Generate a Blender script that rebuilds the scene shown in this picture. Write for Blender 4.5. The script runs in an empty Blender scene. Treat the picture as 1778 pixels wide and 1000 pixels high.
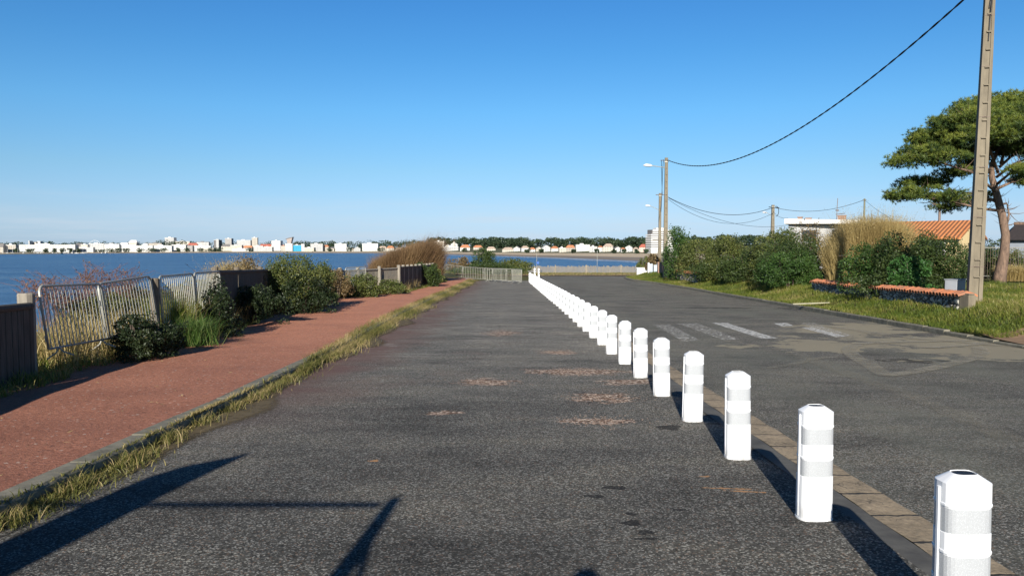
import bpy, math, random
import numpy as np
from mathutils import Vector
R = math.radians
sc = bpy.context.scene
COL = sc.collection
random.seed(5)

# ------------------------------------------------------------------ camera
F, PITCH, EYE = 1340.0, math.atan(70 / 1340.0), 1.61
cam_d = bpy.data.cameras.new('camera'); cam = bpy.data.objects.new('camera', cam_d); COL.objects.link(cam)
cam.location = (0, 0, EYE); cam.rotation_euler = (R(90) - PITCH, 0, 0)
cam_d.sensor_width = 36; cam_d.lens = 36 * F / 1778; cam_d.clip_start = 0.05; cam_d.clip_end = 9000
sc.camera = cam
# ------------------------------------------------------------------ sky and sun
SUN_TAN = 0.414; SUN_DX = 0.135
SUN_EL = math.atan(SUN_TAN / math.hypot(1, SUN_DX)); 
w = bpy.data.worlds.new('World'); sc.world = w; w.use_nodes = True
nt = w.node_tree; nt.nodes.clear()
out = nt.nodes.new('ShaderNodeOutputWorld'); bg = nt.nodes.new('ShaderNodeBackground'); sky = nt.nodes.new('ShaderNodeTexSky')
sky.sky_type = 'NISHITA'; sky.sun_disc = False; sky.sun_elevation = SUN_EL; sky.sun_rotation = math.pi + math.atan(SUN_DX)
sky.altitude = 20; sky.air_density = 1.0; sky.dust_density = 0.1; sky.ozone_density = 3.0
tc = nt.nodes.new('ShaderNodeTexCoord'); mp = nt.nodes.new('ShaderNodeMapping'); mp.inputs['Scale'].default_value = (3, 3, 34)
nz = nt.nodes.new('ShaderNodeTexNoise'); nz.inputs['Scale'].default_value = 2.2; nz.inputs['Detail'].default_value = 6; nz.inputs['Roughness'].default_value = .6
rmp = nt.nodes.new('ShaderNodeMapRange'); rmp.inputs[1].default_value = .43; rmp.inputs[2].default_value = .75; rmp.inputs[3].default_value = 0; rmp.inputs[4].default_value = .75
sep = nt.nodes.new('ShaderNodeSeparateXYZ'); hr = nt.nodes.new('ShaderNodeMapRange')
hr.inputs[1].default_value = 0.0; hr.inputs[2].default_value = .075; hr.inputs[3].default_value = 1; hr.inputs[4].default_value = 0
mul = nt.nodes.new('ShaderNodeMath'); mul.operation = 'MULTIPLY'
mixc = nt.nodes.new('ShaderNodeMix'); mixc.data_type = 'RGBA'; mixc.inputs[7].default_value = (4.7, 5.3, 6.0, 1)
L = nt.links.new
L(tc.outputs['Generated'], mp.inputs['Vector']); L(mp.outputs[0], nz.inputs['Vector']); L(nz.outputs[0], rmp.inputs[0])
L(tc.outputs['Generated'], sep.inputs[0]); L(sep.outputs[2], hr.inputs[0]); L(rmp.outputs[0], mul.inputs[0]); L(hr.outputs[0], mul.inputs[1])
hsv = nt.nodes.new('ShaderNodeHueSaturation'); hsv.inputs['Saturation'].default_value = 1.0; hsv.inputs['Value'].default_value = 1.0
L(sky.outputs[0], hsv.inputs['Color'])
grd = nt.nodes.new('ShaderNodeValToRGB'); ge = grd.color_ramp.elements
zs = nt.nodes.new('ShaderNodeMath'); zs.operation = 'MULTIPLY'; zs.inputs[1].default_value = 2.5; L(sep.outputs[2], zs.inputs[0]); L(zs.outputs[0], grd.inputs[0])
for i, (z_, c_) in enumerate(((.0075, (.379, .534, .966)), (.037, (.464, .572, .869)), (.0966, (.455, .632, .803)), (.169, (.38, .692, .897)), (.239, (.294, .651, .899)), (.305, (.246, .614, .913)), (.399, (.11, .29, .50)))):
    q_ = ge[i] if i < 2 else ge.new(z_ * 2.5)
    q_.position = z_ * 2.5; q_.color = (*c_, 1)
gm = nt.nodes.new('ShaderNodeMix'); gm.data_type = 'RGBA'; gm.blend_type = 'MULTIPLY'; gm.inputs[0].default_value = 1; L(hsv.outputs[0], gm.inputs[6]); L(grd.outputs[0], gm.inputs[7])
L(mul.outputs[0], mixc.inputs[0]); L(gm.outputs[2], mixc.inputs[6]); L(mixc.outputs[2], bg.inputs[0]); L(bg.outputs[0], out.inputs[0])
bg.inputs[1].default_value = 0.087
sd = bpy.data.lights.new('sun', 'SUN'); sd.energy = 5.0; sd.angle = R(0.5); sd.color = (1, .94, .84)
sun = bpy.data.objects.new('sun', sd); COL.objects.link(sun)
LDIR = Vector((SUN_DX, 1, -SUN_TAN)).normalized()
sun.rotation_euler = LDIR.to_track_quat('-Z', 'Y').to_euler(); sun.location = (-5, -30, 20)
sc.view_settings.view_transform = 'Standard'; sc.view_settings.look = 'None'
sc.view_settings.exposure = 0.65; sc.view_settings.gamma = 1
try:
    sc.cycles.max_bounces = 6; sc.cycles.transparent_max_bounces = 16; sc.cycles.sample_clamp_indirect = 4
except Exception: pass

# ------------------------------------------------------------------ projection helpers
cp, sp = math.cos(PITCH), math.sin(PITCH)
def ray(u, v):
    x = (u - 889) / F; y = -(v - 500) / F
    return Vector((x, cp + y * sp, -sp + y * cp))
def at(u, v, D):
    d = ray(u, v); return Vector((0, 0, EYE)) + d * (D / d.y)
PY = [-20, 0, 7, 15, 20, 28, 42, 60, 80, 100, 140, 400]
PD = [.99, 1.61, 1.825, 2.06, 2.17, 2.33, 2.55, 2.74, 2.93, 3.15, 3.6, 6]
def g(y):
    # lightly smoothed long profile of the road
    s = 0
    for k in (-3, -1.5, 0, 1.5, 3): s += np.interp(y + k * (1 if abs(y) > 3 else .3), PY, PD)
    return EYE - s / 5
def gp(u, v, off=0.0):
    d = ray(u, v); t = 5.0
    for i in range(60):
        z = g(t) + off; t2 = (EYE - z) / (-d.z / d.y)
        t = .5 * t + .5 * t2
    return Vector((d.x / d.y * t, t, g(t) + off))
KY = [-20, 10, 16.5, 21, 26, 36, 48, 57, 65, 71, 74, 76]
KX = [10.6, 10.6, 10.65, 10.7, 10.95, 11.1, 11.1, 10.8, 10.1, 10.3, 12.5, 20]
LY = [-20, 9, 11.6, 15.7, 20, 26, 38, 60, 66]
LX = [-3.3, -3.32, -3.38, -3.43, -3.55, -3.70, -3.70, -3.33, -3.2]
def lx(y): return float(np.interp(y, LY, LX))
def kx(y): return float(np.interp(y, KY, KX))
FY = [-20, 5.5, 8.55, 10.7, 11.2, 15.2, 19, 30, 36, 42.5, 51, 60, 75, 400]
FX = [-5.0, -5.75, -6.38, -6.65, -6.9, -7.1, -7.25, -8.7, -8.9, -6.15, -5.8, -5.6, -6, -6]
def fx(y): return float(np.interp(y, FY, FX))
SEA = EYE - 12
def sstep(a, b, x): t = min(1, max(0, (x - a) / (b - a))); return t * t * (3 - 2 * t)
def H(x, y):
    z = g(y)
    if x < lx(y):
        h = .10
        if y > 8: h += .22 * sstep(0, 1, (-x + fx(y) + .35) / 1.0)
        d = fx(y) - 2.0 - x
        z2 = z + h - max(0, d) * .75 - .02 * max(0, d) ** 2
        z = max(z2, SEA - 3)
    elif x < 2.3: z -= .03
    k = kx(y)
    if x > k:
        d = x - k
        b = .12 + .50 * sstep(.2, 2.6, d)
        if y < 17.5: b = .02 + (b - .02) * max(sstep(15.5, 19, y), sstep(1.6, 4, d))
        b += .25 * sstep(6, 12, d) 
        if y > 70: b *= sstep(95, 70, y) if x < 30 else 1
        z += b
    if 2.3 < x <= k: z -= .03
    if y > 99:
        d = max(min(y - 99, max(0, (.2 * y - x) * 1.5)), y - 180)
        if d > 0: z = max(SEA - 3, z - .55 * d)
    return z

# ------------------------------------------------------------------ materials
def nd(t, n, **kw):
    x = t.nodes.new(n)
    for k, v in kw.items(): setattr(x, k, v)
    return x
def ramp(t, fac, stops):
    r = nd(t, 'ShaderNodeValToRGB'); e = r.color_ramp.elements
    while len(e) > 1: e.remove(e[-1])
    e[0].position = stops[0][0]; e[0].color = (*stops[0][1], 1)
    for p, c in stops[1:]:
        q = e.new(p); q.color = (*c, 1)
    t.links.new(fac, r.inputs[0]); return r.outputs[0]
def rng_(t, fac, a, b, c=0., d=1.):
    m = nd(t, 'ShaderNodeMapRange'); m.inputs[1].default_value = a; m.inputs[2].default_value = b; m.inputs[3].default_value = c; m.inputs[4].default_value = d
    t.links.new(fac, m.inputs[0]); return m.outputs[0]
def mx(t, fac, a, b, mode='MIX'):
    m = nd(t, 'ShaderNodeMix', data_type='RGBA', blend_type=mode)
    for s, v in ((0, fac), (6, a), (7, b)):
        if isinstance(v, (int, float)): m.inputs[s].default_value = v
        elif isinstance(v, tuple): m.inputs[s].default_value = (*v, 1)
        else: t.links.new(v, m.inputs[s])
    return m.outputs[2]
def mth(t, op, a, b=None, clamp=False):
    m = nd(t, 'ShaderNodeMath', operation=op); m.use_clamp = clamp
    for i, v in enumerate((a, b)):
        if v is None: continue
        if isinstance(v, (int, float)): m.inputs[i].default_value = v
        else: t.links.new(v, m.inputs[i])
    return m.outputs[0]
def noise(t, vec, scale, detail=4, rough=.55, dist=0):
    n = nd(t, 'ShaderNodeTexNoise'); n.inputs['Scale'].default_value = scale; n.inputs['Detail'].default_value = detail
    n.inputs['Roughness'].default_value = rough; n.inputs['Distortion'].default_value = dist
    if vec is not None: t.links.new(vec, n.inputs['Vector'])
    return n.outputs[0]
def vscale(t, vec, s, loc=(0, 0, 0)):
    m = nd(t, 'ShaderNodeMapping'); m.inputs['Scale'].default_value = s; m.inputs['Location'].default_value = loc
    t.links.new(vec, m.inputs['Vector']); return m.outputs[0]
def new_mat(name):
    m = bpy.data.materials.new(name); m.use_nodes = True; t = m.node_tree
    b = t.nodes['Principled BSDF']; return m, t, b
def bump(t, b, h, dist=.01, strength=.5):
    n = nd(t, 'ShaderNodeBump'); n.inputs['Strength'].default_value = strength; n.inputs['Distance'].default_value = dist
    t.links.new(h, n.inputs['Height']); t.links.new(n.outputs[0], b.inputs['Normal'])
def simple(name, c1, c2=None, scale=8, rough=.7, metal=0, bumpd=0, stretch=(1, 1, 1), spec=.4, detail=6):
    m, t, b = new_mat(name); c2 = c2 or tuple(x * .75 for x in c1)
    co = nd(t, 'ShaderNodeTexCoord').outputs['Object']; v = vscale(t, co, stretch)
    n = noise(t, v, scale, detail, .65)
    col = ramp(t, n, [(.3, c2), (.7, c1)])
    t.links.new(col, b.inputs['Base Color']); b.inputs['Roughness'].default_value = rough; b.inputs['Metallic'].default_value = metal
    b.inputs['Specular IOR Level'].default_value = spec
    if bumpd: bump(t, b, n, bumpd, .8)
    return m
def leafmat(name, stops, trans=.3, rough=.5, tcol=None):
    m, t, b = new_mat(name)
    a = nd(t, 'ShaderNodeAttribute', attribute_name='var').outputs['Fac']
    col = ramp(t, a, stops)
    t.links.new(col, b.inputs['Base Color']); b.inputs['Roughness'].default_value = rough; b.inputs['Specular IOR Level'].default_value = .35
    tr = nd(t, 'ShaderNodeBsdfTranslucent'); ms = nd(t, 'ShaderNodeMixShader'); ms.inputs[0].default_value = trans
    t.links.new(mx(t, .0, col, (0, 0, 0)), tr.inputs[0])
    o = t.nodes['Material Output']; t.links.new(b.outputs[0], ms.inputs[1]); t.links.new(tr.outputs[0], ms.inputs[2]); t.links.new(ms.outputs[0], o.inputs[0])
    return m
GEO = lambda t: nd(t, 'ShaderNodeNewGeometry').outputs['Position']

def ellipse_mask(t, pos, nz_, lst):
    """soft union of noisy ellipses given as (x, y, rx, ry, angle)"""
    res = None
    for (cx, cy, rx, ry, a) in lst:
        m = nd(t, 'ShaderNodeMapping', vector_type='TEXTURE')
        m.inputs['Location'].default_value = (cx, cy, 0); m.inputs['Rotation'].default_value = (0, 0, a); m.inputs['Scale'].default_value = (rx, ry, 1e4)
        t.links.new(pos, m.inputs['Vector'])
        ln = nd(t, 'ShaderNodeVectorMath', operation='LENGTH'); t.links.new(m.outputs[0], ln.inputs[0])
        v = mth(t, 'SUBTRACT', 1.0, ln.outputs['Value'])
        res = v if res is None else mth(t, 'MAXIMUM', res, v)
    s = mth(t, 'ADD', res, mth(t, 'MULTIPLY', mth(t, 'SUBTRACT', nz_, .53), 4.2))
    return rng_(t, s, .05, .14)

def asphalt(name, kind):
    m, t, b = new_mat(name); P = GEO(t)
    big = noise(t, P, .35, 4, .6); mid = noise(t, vscale(t, P, (.5, 1.5, 1)), 1.7, 5, .6)
    fine = noise(t, P, 95, 3, .7); fine2 = noise(t, P, 34, 4, .7)
    vor = nd(t, 'ShaderNodeTexVoronoi', feature='F1'); vor.inputs['Scale'].default_value = 95; t.links.new(P, vor.inputs['Vector'])
    st = nd(t, 'ShaderNodeSeparateColor'); t.links.new(vor.outputs['Color'], st.inputs[0])
    if kind == 'park': c = ramp(t, big, [(.3, (.070, .068, .061)), (.7, (.112, .106, .092))])
    else: c = ramp(t, big, [(.3, (.092, .089, .077)), (.7, (.145, .136, .110))])
    c = mx(t, rng_(t, mid, .45, .75, 0, .45), c, (.10, .095, .085))
    c = mx(t, 1.0, c, ramp(t, fine2, [(.3, (.35, .35, .35)), (.7, (1.6, 1.6, 1.6))]), 'MULTIPLY')
    c = mx(t, rng_(t, st.outputs[0], .72, .9, 0, .85), c, (.36, .35, .315))     # pale aggregate
    c = mx(t, rng_(t, st.outputs[1], .94, .96, 0, .5), c, (.3, .19, .13))
    c = mx(t, rng_(t, fine, .5, .62, 0, .30), c, (.02, .02, .02))
    wv = noise(t, vscale(t, P, (.6, 1.3, 1)), 1.0, 8, .66)
    c = mx(t, 1.0, c, ramp(t, wv, [(.32, (.62, .62, .63)), (.5, (1, 1, 1)), (.66, (1.3, 1.27, 1.2))]), 'MULTIPLY')
    hn = noise(t, vscale(t, P, (1, 2.2, 1)), 3.2, 8, .72)
    if kind == 'park':
        sx = nd(t, 'ShaderNodeSeparateXYZ'); t.links.new(P, sx.inputs[0])
        c = mx(t, 1.0, c, ramp(t, rng_(t, sx.outputs[1], 5, 17), [(0, (.92, .92, .92)), (1, (1.38, 1.38, 1.36))]), 'MULTIPLY')  # paler with distance: grazing-angle brightness put into the colour
        red = mth(t, 'ADD', rng_(t, sx.outputs[0], -3.5, -1.4, .85, 0), mth(t, 'MULTIPLY', mth(t, 'SUBTRACT', noise(t, P, 1.1, 5), .5), 1.2))
        red = mth(t, 'MULTIPLY', rng_(t, red, .1, .7, 0, .85), rng_(t, sx.outputs[1], 7, 11, 0, 1))
        c = mx(t, red, c, (.155, .092, .078))
        # bare gravel showing through the worn surface
        hol = [gp(u, v) for u, v in ((845, 663), (1000, 645), (1045, 690), (970, 612), (1035, 731), (775, 717), (1090, 663), (870, 578))]
        sz = [(.46, .42, .2), (.95, .42, -.1), (.46, .40, 0), (.34, .40, 0), (.40, .18, 0), (.24, .14, .3), (.50, .3, 0), (.5, .9, 0)]
        lst = [(p.x, p.y, s[0], s[1], s[2]) for p, s in zip(hol, sz)]
        msk = mth(t, 'MULTIPLY', ellipse_mask(t, P, hn, lst), 1.)
        vg = nd(t, 'ShaderNodeTexVoronoi', feature='F1'); vg.inputs['Scale'].default_value = 30; t.links.new(P, vg.inputs['Vector'])
        sg = nd(t, 'ShaderNodeSeparateColor'); t.links.new(vg.outputs['Color'], sg.inputs[0])
        gc = ramp(t, vg.outputs['Distance'], [(.42, (1, 1, 1)), (.75, (.5, .45, .4))]); gc = mx(t, 1., gc, ramp(t, sg.outputs[0], [(.0, (.09, .055, .04)), (.4, (.24, .155, .11)), (.75, (.50, .39, .31)), (1, (.68, .58, .48))]), 'MULTIPLY')
        c = mx(t, msk, c, gc)
        # thin pale scuffs across the bays further on
        sc2 = noise(t, vscale(t, P, (.45, 2.0, 1)), 1.9, 9, .74)
        band = mth(t, 'MULTIPLY', rng_(t, sx.outputs[1], 11, 19, 0, 1), rng_(t, sx.outputs[1], 40, 28, 0, 1))
        c = mx(t, mth(t, 'MULTIPLY', rng_(t, sc2, .575, .61, 0, .85), band), c, (.34, .31, .27))
        # damp and oil spots
        oil = [gp(u, v) for u, v in ((1163, 742), (1070, 845), (1100, 908), (1120, 925), (1030, 860), (1130, 935), (1095, 890), (1180, 885), (1240, 735))]
        so = [(.14, .13, .5), (.12, .05, 0), (.07, .05, 0), (.06, .05, 0), (.1, .04, 0), (.1, .03, 0), (.05, .04, 0), (.05, .02, 0), (.1, .05, 0)]
        om = ellipse_mask(t, P, noise(t, P, 6, 5, .6), [(p.x, p.y, *s) for p, s in zip(oil, so)])
        c = mx(t, mth(t, 'MULTIPLY', om, .75), c, (.012, .012, .013))
        oc = [gp(u, v) for u, v in ((1265, 848), (1290, 853), (650, 800), (1223, 827))]
        so = [(.22, .02, -.15), (.16, .02, -.2), (.05, .05, 0), (.05, .03, 0)]
        om = ellipse_mask(t, P, noise(t, P, 14, 5, .7), [(p.x, p.y, *s) for p, s in zip(oc, so)])
        c = mx(t, mth(t, 'MULTIPLY', om, .8), c, (.5, .27, .12))
    else:
        # sandy, worn carriageway: dusty film on the crown and at the far bend
        d = noise(t, vscale(t, P, (1.0, .22, 1)), .9, 5, .6)
        c = mx(t, rng_(t, d, .48, .72, 0, .6), c, (.165, .168, .135))
        dd = [gp(u, v) for u, v in ((1480, 570), (1600, 590), (1700, 610), (1450, 600))]
        dm = ellipse_mask(t, P, noise(t, P, .9, 6, .65), [(dd[0].x, dd[0].y, 2.4, 2.6, 0), (dd[1].x, dd[1].y, 2.6, 2.2, 0), (dd[2].x, dd[2].y, 2.4, 1.6, 0), (dd[3].x, dd[3].y, 2.0, 1.6, 0)])
        c = mx(t, mth(t, 'MULTIPLY', dm, .9), c, (.30, .265, .19))
        pt = [gp(u, v) for u, v in ((1590, 626), (1240, 534), (1300, 534), (1365, 535))]
        so = [(.50, .28, 0), (1.6, .5, 0), (.4, .3, 0), (.5, .35, 0)]
        pm = ellipse_mask(t, P, noise(t, P, 3, 5, .6), [(p.x, p.y, *s) for p, s in zip(pt, so)])
        c = mx(t, mth(t, 'MULTIPLY', pm, .7), c, (.025, .023, .021))
        pn = noise(t, P, 1.6, 6, .7)
        c = mx(t, rng_(t, pn, .62, .66, 0, .35), c, (.15, .135, .115))
    t.links.new(c, b.inputs['Base Color']); b.inputs['Roughness'].default_value = .9; b.inputs['Specular IOR Level'].default_value = .12
    hh = mth(t, 'ADD', fine, mth(t, 'MULTIPLY', fine2, 1.2)); bump(t, b, hh, .012, .7)
    return m
M = {}
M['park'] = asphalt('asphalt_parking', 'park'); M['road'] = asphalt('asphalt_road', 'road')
def path_mat():
    m, t, b = new_mat('red_path'); P = GEO(t)
    big = noise(t, P, .8, 5, .6); f = noise(t, P, 60, 3, .75); f2 = noise(t, P, 22, 5, .7)
    c = ramp(t, big, [(.3, (.31, .130, .084)), (.7, (.41, .178, .113))])
    c = mx(t, 1., c, ramp(t, f2, [(.3, (.6, .6, .6)), (.7, (1.3, 1.3, 1.3))]), 'MULTIPLY')
    c = mx(t, rng_(t, f, .56, .68, 0, .55), c, (.52, .33, .25)); c = mx(t, rng_(t, f, .44, .34, 0, .6), c, (.09, .035, .03))
    sy = nd(t, 'ShaderNodeSeparateXYZ'); t.links.new(P, sy.inputs[0]); c = mx(t, 1.0, c, ramp(t, rng_(t, sy.outputs[1], 6, 20), [(0, (.95, .94, .93)), (1, (1.38, 1.38, 1.30))]), 'MULTIPLY')  # path colour lightened further off, imitating grazing-angle brightness
    st = noise(t, P, 2.3, 7, .7); c = mx(t, rng_(t, st, .60, .72, 0, .6), c, (.17, .085, .065))
    vor = nd(t, 'ShaderNodeTexVoronoi'); vor.inputs['Scale'].default_value = 40; t.links.new(P, vor.inputs['Vector'])
    s = nd(t, 'ShaderNodeSeparateColor'); t.links.new(vor.outputs['Color'], s.inputs[0])
    c = mx(t, rng_(t, s.outputs[0], .985, .99, 0, .6), c, (.6, .5, .42))
    t.links.new(c, b.inputs['Base Color']); b.inputs['Roughness'].default_value = .9; b.inputs['Specular IOR Level'].default_value = .2
    bump(t, b, mth(t, 'ADD', f, mth(t, 'MULTIPLY', f2, 1.5)), .012, .8); return m
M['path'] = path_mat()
def soil_mat():
    m, t, b = new_mat('soil'); P = GEO(t)
    n = noise(t, P, 1.2, 7, .7); f = noise(t, P, 25, 5, .7)
    c = ramp(t, n, [(.3, (.075, .075, .028)), (.5, (.105, .105, .038)), (.68, (.16, .125, .065)), (.8, (.20, .145, .085))])
    c = mx(t, 1., c, ramp(t, f, [(.3, (.5, .5, .5)), (.7, (1.4, 1.4, 1.4))]), 'MULTIPLY')
    t.links.new(c, b.inputs['Base Color']); b.inputs['Roughness'].default_value = .95; b.inputs['Specular IOR Level'].default_value = .1
    bump(t, b, mth(t, 'ADD', n, f), .05, .8); return m
M['soil'] = soil_mat()
M['dirt'] = simple('driveway_dirt', (.27, .175, .10), (.16, .10, .06), 3, .95, bumpd=.02, detail=9)
M['kerb'] = simple('kerb_concrete', (.25, .23, .175), (.10, .095, .07), 7, .9, bumpd=.01, detail=9)
M['gutter'] = simple('gutter_block', (.30, .225, .145), (.07, .054, .04), 5, .9, bumpd=.012, detail=9)
M['gutter_edge'] = simple('gutter_cement', (.13, .125, .11), (.055, .053, .05), 4, .9, bumpd=.01, detail=9)
M['concrete'] = simple('concrete_pole', (.235, .20, .14), (.13, .11, .08), 5, .85, bumpd=.006, stretch=(1, 1, .25), detail=9)
M['white_plastic'] = simple('white_plastic', (.86, .87, .88), (.80, .81, .82), 6, .32, spec=.5)
M['black'] = simple('black_plastic', (.012, .012, .014), None, 9, .5)
def bollard_mat():
    m, t, b = new_mat('bollard_plastic'); P = GEO(t); co = nd(t, 'ShaderNodeTexCoord').outputs['Object']; sx = nd(t, 'ShaderNodeSeparateXYZ'); t.links.new(co, sx.inputs[0])
    n = noise(t, P, 26, 7, .7); n2 = noise(t, vscale(t, P, (1, 1, .35)), 14, 6, .7)
    d = mth(t, 'MULTIPLY', rng_(t, sx.outputs[2], .13, .0), rng_(t, n2, .42, .62)); c = mx(t, mth(t, 'MULTIPLY', d, .75), (.80, .81, .82), (.24, .22, .19))
    c = mx(t, rng_(t, n, .70, .74, 0, .7), c, (.25, .24, .23))
    t.links.new(c, b.inputs['Base Color']); b.inputs['Roughness'].default_value = .4; return m
M['white_plastic'] = bollard_mat()
def band_mat():
    m, t, b = new_mat('reflective_band'); co = nd(t, 'ShaderNodeTexCoord').outputs['Object']
    v = nd(t, 'ShaderNodeTexVoronoi'); v.inputs['Scale'].default_value = 190; t.links.new(co, v.inputs['Vector'])
    c = ramp(t, v.outputs['Distance'], [(.0, (.51, .53, .55)), (.5, (.375, .39, .405))])
    t.links.new(c, b.inputs['Base Color']); b.inputs['Roughness'].default_value = .35; b.inputs['Specular IOR Level'].default_value = .6; return m
M['band'] = band_mat()
M['galv'] = simple('galvanised_steel', (.46, .455, .40), (.29, .285, .25), 14, .5, metal=.3, spec=.5)
M['rust'] = simple('rusty_steel', (.25, .20, .17), (.12, .08, .06), 14, .7, metal=.3)
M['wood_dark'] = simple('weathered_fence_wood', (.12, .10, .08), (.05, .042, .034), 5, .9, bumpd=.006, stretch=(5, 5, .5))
M['wood_post'] = simple('brown_post_wood', (.20, .165, .12), (.09, .07, .05), 5, .9, bumpd=.006, stretch=(3, 3, .8))
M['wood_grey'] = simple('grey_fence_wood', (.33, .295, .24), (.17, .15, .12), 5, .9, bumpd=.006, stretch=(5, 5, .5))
M['wood_pale'] = simple('pale_chestnut_pale', (.36, .30, .20), (.19, .155, .10), 5, .9, stretch=(5, 5, .5))
M['bark'] = simple('pine_bark', (.25, .165, .115), (.08, .055, .042), 9, .95, bumpd=.03, stretch=(1, 1, .35), detail=8)
M['twig'] = simple('twig_bark', (.13, .10, .075), (.07, .05, .04), 9, .95)
M['redtwig'] = simple('red_bramble_stem', (.20, .10, .075), (.09, .05, .04), 9, .8)
M['cable'] = simple('black_cable', (.02, .02, .022), None, 9, .6)
M['lamp_white'] = simple('lamp_casing', (.72, .74, .75), None, 9, .4)
M['white_wall'] = simple('white_render', (.78, .77, .73), (.62, .61, .58), 1.2, .9)
M['shade_grey_wall'] = simple('shade_grey_render', (.46, .46, .45), (.33, .33, .33), 1.6, .9)
M['yellow_wall'] = simple('yellow_render', (.72, .56, .30), (.62, .48, .25), 1.2, .9)
M['dark_tile'] = simple('dark_roof', (.06, .045, .04), (.03, .025, .022), 5, .8)
M['glass'] = simple('dark_glass', (.03, .04, .05), None, 5, .1, spec=.8)
M['box'] = simple('painted_box', (.30, .32, .345), (.25, .27, .29), 5, .45)
M['sign_blue'] = simple('blue_sign', (.03, .12, .42), None, 5, .5)
M['shutter'] = simple('pale_blue_shutter', (.42, .48, .54), (.34, .39, .44), 5, .6)
M['skin'] = simple('skin', (.5, .3, .22), None, 9, .6); M['cloth'] = simple('dark_cloth', (.04, .05, .08), None, 30, .9)
M['paint'] = None
def tile_mat(name, a, b_, wx):
    m, t, b = new_mat(name); co = nd(t, 'ShaderNodeTexCoord').outputs['Object']
    s = nd(t, 'ShaderNodeSeparateXYZ'); t.links.new(co, s.inputs[0])
    wv = mth(t, 'SINE', mth(t, 'MULTIPLY', s.outputs[0], wx)); n = noise(t, co, 3, 6, .7)
    c = ramp(t, n, [(.3, b_), (.7, a)]); c = mx(t, rng_(t, wv, -1, -.4, .7, 0), c, tuple(x * .35 for x in b_))
    t.links.new(c, b.inputs['Base Color']); b.inputs['Roughness'].default_value = .85; bump(t, b, wv, .04, .8); return m
M['tile_roof'] = tile_mat('orange_tile_roof', (.62, .25, .085), (.46, .165, .06), 22)
M['coping'] = simple('terracotta_coping', (.60, .19, .075), (.20, .13, .09), 3.2, .85, bumpd=.01, detail=8)
def stone_mat():
    m, t, b = new_mat('rubble_stone'); co = nd(t, 'ShaderNodeTexCoord').outputs['Object']; cs = vscale(t, co, (1, 1, 1.6))
    v = nd(t, 'ShaderNodeTexVoronoi', feature='DISTANCE_TO_EDGE'); v.inputs['Scale'].default_value = 4.2; t.links.new(cs, v.inputs['Vector'])
    v2 = nd(t, 'ShaderNodeTexVoronoi'); v2.inputs['Scale'].default_value = 4.2; t.links.new(cs, v2.inputs['Vector'])
    s = nd(t, 'ShaderNodeSeparateColor'); t.links.new(v2.outputs['Color'], s.inputs[0])
    c = ramp(t, s.outputs[0], [(0, (.16, .15, .13)), (.5, (.36, .34, .29)), (1, (.62, .59, .52))])
    c = mx(t, 1., c, ramp(t, noise(t, co, 14, 6, .7), [(.3, (.6, .6, .6)), (.7, (1.2, 1.2, 1.2))]), 'MULTIPLY')
    c = mx(t, rng_(t, v.outputs['Distance'], .03, .09, 1, 0), c, (.04, .036, .03))
    t.links.new(c, b.inputs['Base Color']); b.inputs['Roughness'].default_value = .92; bump(t, b, rng_(t, v.outputs['Distance'], 0, .12), .04, 1); return m
M['stone'] = stone_mat()
def water_mat():
    m, t, b = new_mat('sea_water'); P = GEO(t)
    n1 = noise(t, vscale(t, P, (.6, 1.2, 1)), .35, 6, .65); n2 = noise(t, vscale(t, P, (.25, .5, 1)), .05, 4, .6)
    n3 = noise(t, vscale(t, P, (1, 3.0, 1)), .012, 4, .6)
    c = ramp(t, n3, [(.35, (.035, .095, .20)), (.5, (.055, .13, .25)), (.65, (.085, .165, .27))])
    c = mx(t, rng_(t, n2, .4, .7, 0, .45), c, (.025, .075, .18))
    t.links.new(c, b.inputs['Base Color']); b.inputs['Roughness'].default_value = .32; b.inputs['IOR'].default_value = 1.33; b.inputs['Specular IOR Level'].default_value = .32
    bump(t, b, mth(t, 'ADD', n1, mth(t, 'MULTIPLY', n2, 3)), 1.6, .9); return m
M['water'] = water_mat()
def paint_mat(name, col, lo, hi, scale, vecs=(1, 1, 1), edge=False, mxa=1.):
    m, t, b = new_mat(name); P = GEO(t)
    n = noise(t, vscale(t, P, vecs), scale, 8, .75); a = rng_(t, n, lo, hi, 0, mxa)
    if edge:
        at_ = nd(t, 'ShaderNodeAttribute', attribute_name='var').outputs['Fac']; a = mth(t, 'MULTIPLY', a, rng_(t, at_, 0, .6))
    b.inputs['Base Color'].default_value = (*col, 1); b.inputs['Roughness'].default_value = .85; b.inputs['Specular IOR Level'].default_value = .2
    t.links.new(a, b.inputs['Alpha']); return m
M['paint'] = paint_mat('worn_road_paint', (.62, .61, .57), .40, .56, 12, mxa=.95)
M['paint_old'] = paint_mat('nearly_gone_road_paint', (.60, .58, .53), .49, .60, 13, mxa=.95)
M['dust'] = paint_mat('dusty_tyre_track', (.34, .31, .24), .3, .7, 3.5, edge=True, mxa=.85)
M['foam'] = paint_mat('sea_foam', (.85, .88, .9), .40, .50, .09, (.5, 2.5, 1), edge=True)
M['beach'] = simple('beach_sand', (.52, .42, .29), (.42, .33, .22), .02, .95)
M['wetbeach'] = simple('wet_sand', (.27, .205, .13), (.19, .145, .095), .02, .6)
M['farland'] = simple('far_land', (.11, .11, .055), (.05, .065, .03), .03, .95)
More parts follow.
